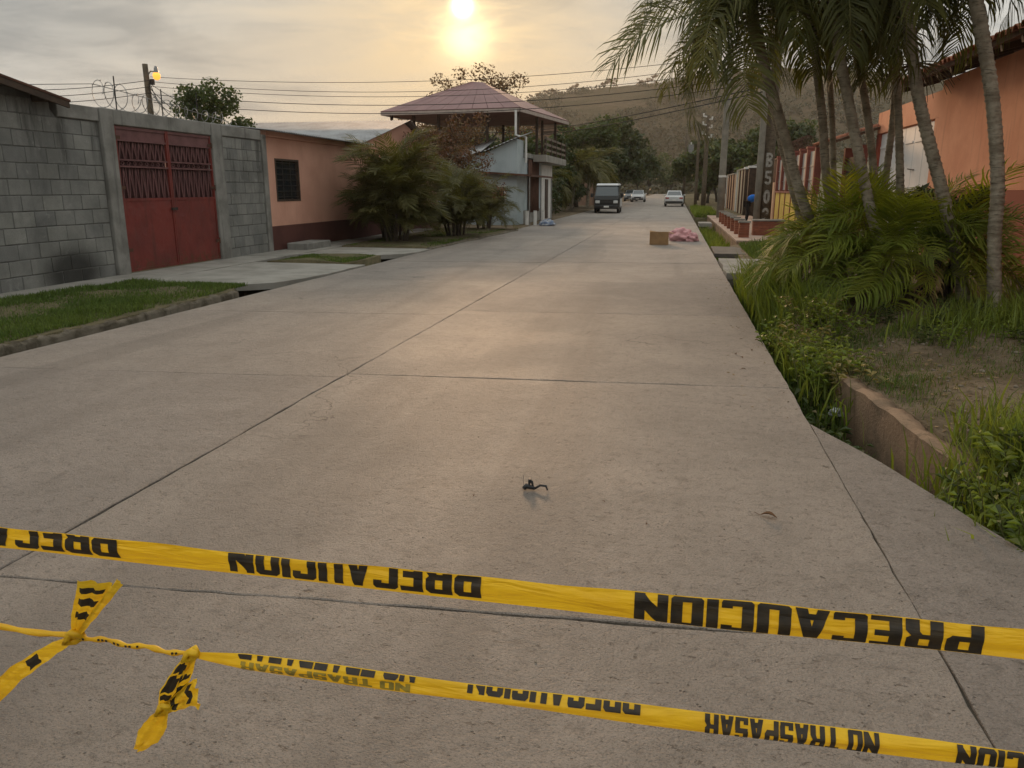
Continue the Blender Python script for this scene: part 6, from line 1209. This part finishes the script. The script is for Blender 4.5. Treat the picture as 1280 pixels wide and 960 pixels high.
TL = {'P': [R_(0, 0, _q, 1), R_(_q, 0.82, 0.6, 1), R_(_q, 0.36, 0.6, 0.54), [(0.5, 0.36), (0.66, 0.36), (0.78, 0.48), (0.78, 0.88), (0.66, 1), (0.5, 1)]],
      'R': [R_(0, 0, _q, 1), R_(_q, 0.82, 0.6, 1), R_(_q, 0.42, 0.6, 0.58), [(0.5, 0.46), (0.66, 0.46), (0.78, 0.56), (0.78, 0.88), (0.66, 1), (0.5, 1)], [(0.5, 0), (0.8, 0), (0.8, 0.34), (0.68, 0.48), (0.4, 0.48), (0.5, 0.34)]],
      'E': [R_(0, 0, _q, 1), R_(_q, 0, 0.68, 0.18), R_(_q, 0.41, 0.6, 0.59), R_(_q, 0.82, 0.68, 1)],
      'C': [[(0, 0.1), (0.12, 0), (_q, 0), (_q, 1), (0.12, 1), (0, 0.9)], R_(_q, 0, 0.66, 0.2), R_(_q, 0.8, 0.66, 1), R_(0.5, 0.2, 0.76, 0.27), R_(0.5, 0.73, 0.76, 0.8), [(0.6, 0), (0.7, 0), (0.76, 0.1), (0.76, 0.22), (0.6, 0.22)], [(0.6, 0.78), (0.76, 0.78), (0.76, 0.9), (0.7, 1), (0.6, 1)]],
      'O': [[(0, 0.1), (0.12, 0), (_q, 0), (_q, 1), (0.12, 1), (0, 0.9)], [(0.5, 0), (0.66, 0), (0.78, 0.1), (0.78, 0.9), (0.66, 1), (0.5, 1)], R_(_q, 0, 0.5, 0.18), R_(_q, 0.82, 0.5, 1)],
      'U': [[(0, 0.1), (0.12, 0), (_q, 0), (_q, 1), (0, 1)], [(0.5, 0), (0.66, 0), (0.78, 0.1), (0.78, 1), (0.5, 1)], R_(_q, 0, 0.5, 0.18)],
      'A': [[(0, 0), (0.28, 0), (0.52, 1), (0.28, 1)], [(0.52, 0), (0.80, 0), (0.54, 1), (0.30, 1)], R_(0.2, 0.18, 0.6, 0.36)], 'I': [R_(0, 0, _q, 1)],
      'N': [R_(0, 0, 0.26, 1), R_(0.56, 0, 0.82, 1), [(0.2, 1), (0.2, 0.5), (0.62, 0), (0.62, 0.5)]], 'T': [R_(0.23, 0, 0.51, 0.8), R_(0, 0.8, 0.74, 1)],
      'S': [R_(0, 0, 0.72, 0.18), R_(0.46, 0.18, 0.74, 0.5), R_(0.02, 0.42, 0.72, 0.6), R_(0, 0.5, 0.28, 0.84), R_(0.02, 0.82, 0.72, 1), R_(0, 0.18, 0.26, 0.3), R_(0.48, 0.7, 0.74, 0.84)]}
GL.update(TL)
def wdt(c): return 0.3 if c == ' ' else max(x for pl in GL[c] for x, _ in pl)
def clip(poly, i, val, keep_hi):
    out = []
    for k in range(len(poly)):
        p, q = poly[k], poly[(k + 1) % len(poly)]; a, b_ = p[i] - val, q[i] - val
        if not keep_hi: a, b_ = -a, -b_
        if a >= 0: out.append(p)
        if a * b_ < 0: t = a / (a - b_); out.append((p[0] + (q[0] - p[0]) * t, p[1] + (q[1] - p[1]) * t))
    return out
def word_polys(text, b0, b1, gap=0.07, cells=6):
    """polygons of a word, a in 0..1 along it, t across; letter height b maps to t = b0..b1, cut to 0.03..0.97 and diced"""
    tot = sum(wdt(c) for c in text) + gap * (len(text) - 1); x = 0.0; out = []
    for c in text:
        here = []
        if c != ' ':
            for pl in GL[c]:
                p = [((x + q[0]) / tot, b0 + (b1 - b0) * q[1]) for q in pl]
                for k in range(cells):
                    lo, hi = 0.02 + 0.96 * k / cells, 0.02 + 0.96 * (k + 1) / cells; z_ = clip(clip(p, 1, lo, True), 1, hi, False)
                    if len(z_) > 2: here.append(z_)
        out.append(here)
        x += wdt(c) + gap
    return out
# ------------------------------------------------------------------ caution tapes
class Tape:
    """ribbon along X in the plane facing the street; S(x,t) gives its surface"""
    def __init__(s, f): s.f = f
    def strip(s, name, m, parent, x0, x1, n, k=7):
        V = []; Q = []
        for i in range(n + 1):
            for j in range(k + 1): V.append(tuple(s.f(x0 + (x1 - x0) * i / n, j / k)))
        for i in range(n):
            for j in range(k): a = i * (k + 1) + j; Q.append((a, a + 1, a + k + 2, a + k + 1))
        me = bpy.data.meshes.new(name); me.from_pydata(V, [], Q); me.update(); me.materials.append(m); me.polygons.foreach_set('use_smooth', [True] * len(me.polygons)); return link(name, me, parent)
    def word(s, parent, text, xa, xb, b0, b1, m, off=0.0018, cells=12):
      for li, polys in enumerate(word_polys(text, b0, b1, 0.07, cells)):
        mb = MB()
        if not polys: continue
        for p in polys:
            idx = []
            for (a, t) in p: q = Vector(s.f(xa + (xb - xa) * a, min(max(t, 0.0), 1.0))) + Vector((0, -off, off * 0.25)); idx.append(len(mb.v)); mb.v.append(tuple(q))
            mb.f.append(tuple(idx))
        mb.build('letter', m, parent)
def X1(u): return onz(u, 657 + (u / 1280) * 137 + 14, 0.75).x
Y1 = 1.482
def tape1(x, t):
    w = 0.061 + 0.003 * math.sin(x * 3.1 + 1) + 0.003 * math.sin(x * 9); tilt = 0.10 * math.sin(x * 1.9 + 0.5) + 0.05 * math.sin(x * 6.3)
    h = w * (0.5 - t); bow = 0.006 * (1 - (2 * t - 1) ** 2) + 0.0018 * math.sin(t * 9 + x * 7) + (0.002 * math.sin(x * 23 + t * 4) if t < 0.3 else 0)
    return (x, Y1 - bow + h * math.sin(tilt), 0.752 + h * math.cos(tilt) - 0.004 * math.sin((x + 1.6) * 1.35))
t1 = thing('caution_tape', 'taut yellow caution tape with black capital lettering, the upper of two', 'caution tape', (0, 0, 0)); T1 = Tape(tape1)
T1.strip('ribbon', M['tape'], t1, -3.3, 2.4, 220)
PX1 = [(ony(u, 657 + u * 0.1047 + 14, Y1).x) for u in (1228, 793, 602, 288, 150, -150)]
T1.word(t1, 'PRECAUCION', PX1[0], PX1[1], -0.03, 1.08, M['ink']); T1.word(t1, 'PRECAUCION', PX1[2], PX1[3], -0.5, 0.86, M['ink']); T1.word(t1, 'PRECAUCION', PX1[4], PX1[5], -0.5, 0.84, M['ink'])
xw = PX1[5] - 0.32; T1.word(t1, 'PRECAUCION', xw, xw - 0.66, -0.2, 1.1, M['ink']); xw = PX1[0] + 0.95; T1.word(t1, 'PRECAUCION', xw, xw - 0.66, -0.02, 1.3, M['ink'])
Y2 = 1.40
def pz2(u, v): return ony(u, v, Y2)
K0 = pz2(240, 818); KR = pz2(1280, 950)
def tape2(x, t):
    s = (x - K0.x); g_ = min(1.0, max(0.0, s) / 0.14); w = 0.009 + 0.031 * g_ ** 0.7 + 0.003 * math.sin(x * 5); tilt = 0.25 * math.sin(x * 2.3 + 2.0) + 0.1
    h = w * (0.5 - t); zc = K0.z + (KR.z - K0.z) * s / (KR.x - K0.x) - 0.006 * math.sin(PI * min(1, max(0, s / 1.9))); bow = 0.010 * (1 - (2 * t - 1) ** 2) * g_ + 0.002 * math.sin(t * 8 + x * 11)
    return (x, Y2 - bow + h * math.sin(tilt), zc + h * math.cos(tilt))
t2 = thing('caution_tape', 'narrower folded yellow tape with knots and dangling ends, the lower of two', 'caution tape', (0, 0, 0)); T2 = Tape(tape2)
T2.strip('ribbon', M['tape'], t2, K0.x, 2.4, 170, 6)
def U2(u, v=None): return pz2(u, 818 + (u - 240) * 0.1269 + 12).x
T2.word(t2, 'NO TRASPASAR', U2(1096), U2(880), -0.06, 1.12, M['ink']); T2.word(t2, 'PRECAUCION', U2(1430), U2(1192), 0.0, 1.2, M['ink'])
inkg = mat('print_showing_through', (0.36, 0.25, 0.03), (0.22, 0.17, 0.035), 40, 0.5, 0.3)
T2.word(t2, 'NO TRASPASAR', U2(520), U2(300), -1.2, 0.26, M['ink']); T2.word(t2, 'NO TRASPASAR', U2(515), U2(305), 0.36, 0.86, inkg)
T2.word(t2, 'PRECAUCION', U2(800), U2(585), -0.9, 0.42, M['ink'])
def ribbon_px(name, parent, pts, m, prints=None, fold=0.004, k=6, n=18, twist=0.0, seed=0):
    """crumpled ribbon through picture points (u, v, width in px, across-angle in degrees, metres nearer the camera)"""
    r = random.Random(seed); ph = [r.uniform(0, 6) for _ in range(4)]; rows = []
    for i in range(n + 1):
        x = i / n * (len(pts) - 1); a = min(int(x), len(pts) - 2); f = x - a; p = [pts[a][q] + (pts[a + 1][q] - pts[a][q]) * f for q in range(5)]
        c = ony(p[0], p[1], Y2 - p[4]); sc = (c - Vector((0, 0, H))).length / F; ac = Vector(_r) * math.cos(math.radians(p[3])) - Vector(_u) * math.sin(math.radians(p[3])); row = []
        for j in range(k + 1):
            t = j / k - 0.5; d = fold * (math.sin(t * 14 + ph[0] + i * 0.25) + 0.6 * math.sin(t * 25 + ph[1])); row.append(c + ac * (t * p[2] * sc) + Vector((0, -1, 0)) * d * min(1.0, p[2] / 14) + Vector((0, 0, 0.0015 * math.sin(i * 1.9 + j + ph[2]))))
        rows.append(row)
    V = [tuple(q) for row in rows for q in row]; Q = []; mi = []
    for i in range(n):
        for j in range(k):
            a = i * (k + 1) + j; Q.append((a, a + 1, a + k + 2, a + k + 1)); mi.append(1 if prints and (i in prints) and (1 <= j <= k - 2) else 0)
    me = bpy.data.meshes.new(name); me.from_pydata(V, [], Q); me.update(); me.materials.append(m); me.materials.append(M['ink']); me.polygons.foreach_set('material_index', mi); me.polygons.foreach_set('use_smooth', [True] * len(Q)); return link(name, me, parent)
# thin twisted stretch between the two knots, and the strands leaving to the left
mb = MB(); pts = [pz2(95 + (240 - 95) * q / 30, 795 + (819 - 795) * q / 30 + 1.5 * math.sin(q * 0.6)) for q in range(31)]; mb.tube(pts, [0.0062 + 0.0018 * math.sin(q * 1.3) for q in range(31)], 7); mb.build('twisted_ribbon', M['tape'], t2, True)
for q in (1, 2, 6, 7, 8, 10, 11, 13, 14, 16, 25, 26):
    a, c = pts[q], pts[q + 1]; mb = MB(); off = Vector((0, -0.0085, 0.003)); mb.quad(a + off + Vector((0.002, 0, 0.0035)), c + off + Vector((-0.002, 0, 0.0035)), c + off + Vector((-0.002, 0, -0.002)), a + off + Vector((0.002, 0, -0.003))); mb.build('lettering', M['ink'], t2)
mb = MB(); mb.tube([pz2(-260 + (95 + 260) * q / 24, 752 + (796 - 752) * q / 24 + 1.2 * math.sin(q)) for q in range(25)], [0.0075 + 0.0015 * math.sin(q * 1.9) for q in range(25)], 7); mb.build('twisted_ribbon', M['tape'], t2, True)
ribbon_px('dangling_ribbon', t2, [(92, 797, 8, 60, 0.004), (60, 815, 14, 60, 0.01), (20, 842, 17, 55, 0.015), (-30, 890, 20, 50, 0.02), (-110, 990, 24, 50, 0.03)], M['tape'], {7, 8}, 0.003, 6, 22, seed=2)
ribbon_px('ribbon_tail', t2, [(95, 795, 8, 10, 0.006), (102, 770, 20, 8, 0.012), (112, 745, 32, 5, 0.016), (118, 727, 40, 4, 0.02)], M['tape'], {5, 6, 9, 10, 13, 14}, 0.005, 8, 18, seed=3)
ribbon_px('ribbon_tail', t2, [(97, 794, 5, 40, 0.012), (118, 768, 7, 45, 0.022), (150, 727, 9, 45, 0.03)], M['tape'], None, 0.003, 4, 12, seed=4)
ribbon_px('hanging_loop', t2, [(238, 818, 10, 20, 0.006), (222, 842, 14, 15, 0.012), (208, 866, 17, 5, 0.016), (205, 885, 12, 0, 0.014)], M['tape'], {3, 4, 5, 7, 8, 9, 10, 11, 13, 14, 16}, 0.004, 6, 18, seed=5)
ribbon_px('hanging_loop', t2, [(240, 820, 9, -10, 0.004), (232, 845, 15, -15, 0.006), (226, 862, 17, -30, 0.008), (208, 884, 12, -30, 0.01)], M['tape'], {5, 6, 9, 10, 11, 12}, 0.004, 6, 16, seed=6)
ribbon_px('ribbon_tail', t2, [(207, 885, 9, 60, 0.016), (222, 878, 18, 75, 0.02), (238, 868, 26, 80, 0.026), (247, 868, 34, 85, 0.03)], M['tape'], {2, 3, 8, 9}, 0.006, 8, 14, seed=7)
ribbon_px('ribbon_tail', t2, [(206, 886, 10, 25, 0.016), (196, 905, 22, 30, 0.02), (184, 922, 24, 30, 0.024), (171, 938, 9, 30, 0.026)], M['tape'], None, 0.005, 8, 16, seed=8)
for (u, v, r, d) in ((93, 796, 9, 0.006), (239, 819, 8, 0.005), (206, 886, 8, 0.016)):
    c = ony(u, v, Y2 - d); mb = MB(); rr = r * (c - Vector((0, 0, H))).length / F
    mb.tube([c + Vector((rr * 0.9 * math.cos(q * 1.1), rr * 0.55 * math.sin(q * 1.7), rr * 0.8 * math.sin(q * 1.1 + 0.6))) for q in range(9)], rr * 0.48, 7); mb.build('knot', M['tape'], t2, True)
# white characters on the pole, one below the other
def pole_letter(parent, ch, zc, h, w, R, yaw):
    mb = MB(); W_ = max(x for pl in GS[ch] for x, _ in pl)
    for p in GS[ch]:
        idx = []
        for (x, y) in p:
            a = yaw + ((x / W_ - 0.5) * w) / R; idx.append(len(mb.v)); mb.v.append((R * math.sin(a), -R * math.cos(a), zc + (y - 0.5) * h))
        mb.f.append(tuple(idx))
    return mb.build('painted_character', M['paint_white'], parent)
for ch, z in zip('B5O2', (2.42, 1.84, 1.22, 0.62)): pole_letter(p1, ch, z, 0.46, 0.23, 0.204, 0.0)

# ------------------------------------------------------------------ smoky evening air
mb = MB(); mb.box(-700, 700, -70, 1300, -1.7, 112); hzo = mb.build('haze', None) if False else None
T = NT('smoky_air'); T.N.remove(T.b); pv_ = T.nd('ShaderNodeVolumePrincipled'); pv_.inputs['Color'].default_value = (0.85, 0.81, 0.74, 1); pv_.inputs['Density'].default_value = 0.00028; pv_.inputs['Anisotropy'].default_value = 0.45
T.L.new(pv_.outputs[0], T.out.inputs['Volume']); hzo = mb.build('haze', T.m); tag(hzo, kind='stuff', label='thin smoky haze hanging in the evening air', cat='haze')

# dead leaves and bits of straw blown onto the right verge and along the gutter
def litter(name, X, Y, Z, size, m, label):
    n = len(X); a = nr.uniform(0, 2 * PI, n); l = size * nr.uniform(0.5, 1.4, n); w = l * nr.uniform(0.12, 0.45, n); c, s_n = np.cos(a), np.sin(a); t = nr.uniform(0, 0.5, n)
    P = np.stack([X, Y, Z + 0.006], -1); D = np.stack([c, s_n, nr.uniform(-0.1, 0.3, n)], -1); S = np.stack([-s_n, c, t], -1)
    V = np.stack([P - D * l[:, None] / 2, P + S * w[:, None] / 2, P + D * l[:, None] / 2, P - S * w[:, None] / 2], 1).reshape(-1, 3); V[:, 2] = np.maximum(V[:, 2], np.repeat(Z, 4) + 0.002)
    return tag(link(name, np_mesh(name, V, np.arange(4 * n).reshape(-1, 4), m)), label, 'leaf litter', None, 'stuff')
n = 3200; Y = nr.uniform(4.6, 15, n); X = xe(Y) + 0.05 + nr.uniform(0, 1, n) ** 1.2 * (5.4 - xe(Y)); litter('leaf_litter', X, Y, zr(X, Y), 0.06, leafmat('dead_leaf_litter', (0.14, 0.09, 0.045), (0.24, 0.17, 0.085), 0.1, 0.5, 0.8, 6), 'dead leaves and straw scattered on the right verge')
n = 160; Y = nr.uniform(5.5, 15, n); X = 0.98 - np.abs(nr.normal(size=n)) * 0.25; litter('leaf_litter', X, Y, 0 * X + 0.002, 0.035, MATS['dead_leaf_litter'], 'dry leaf crumbs along the right edge of the road')
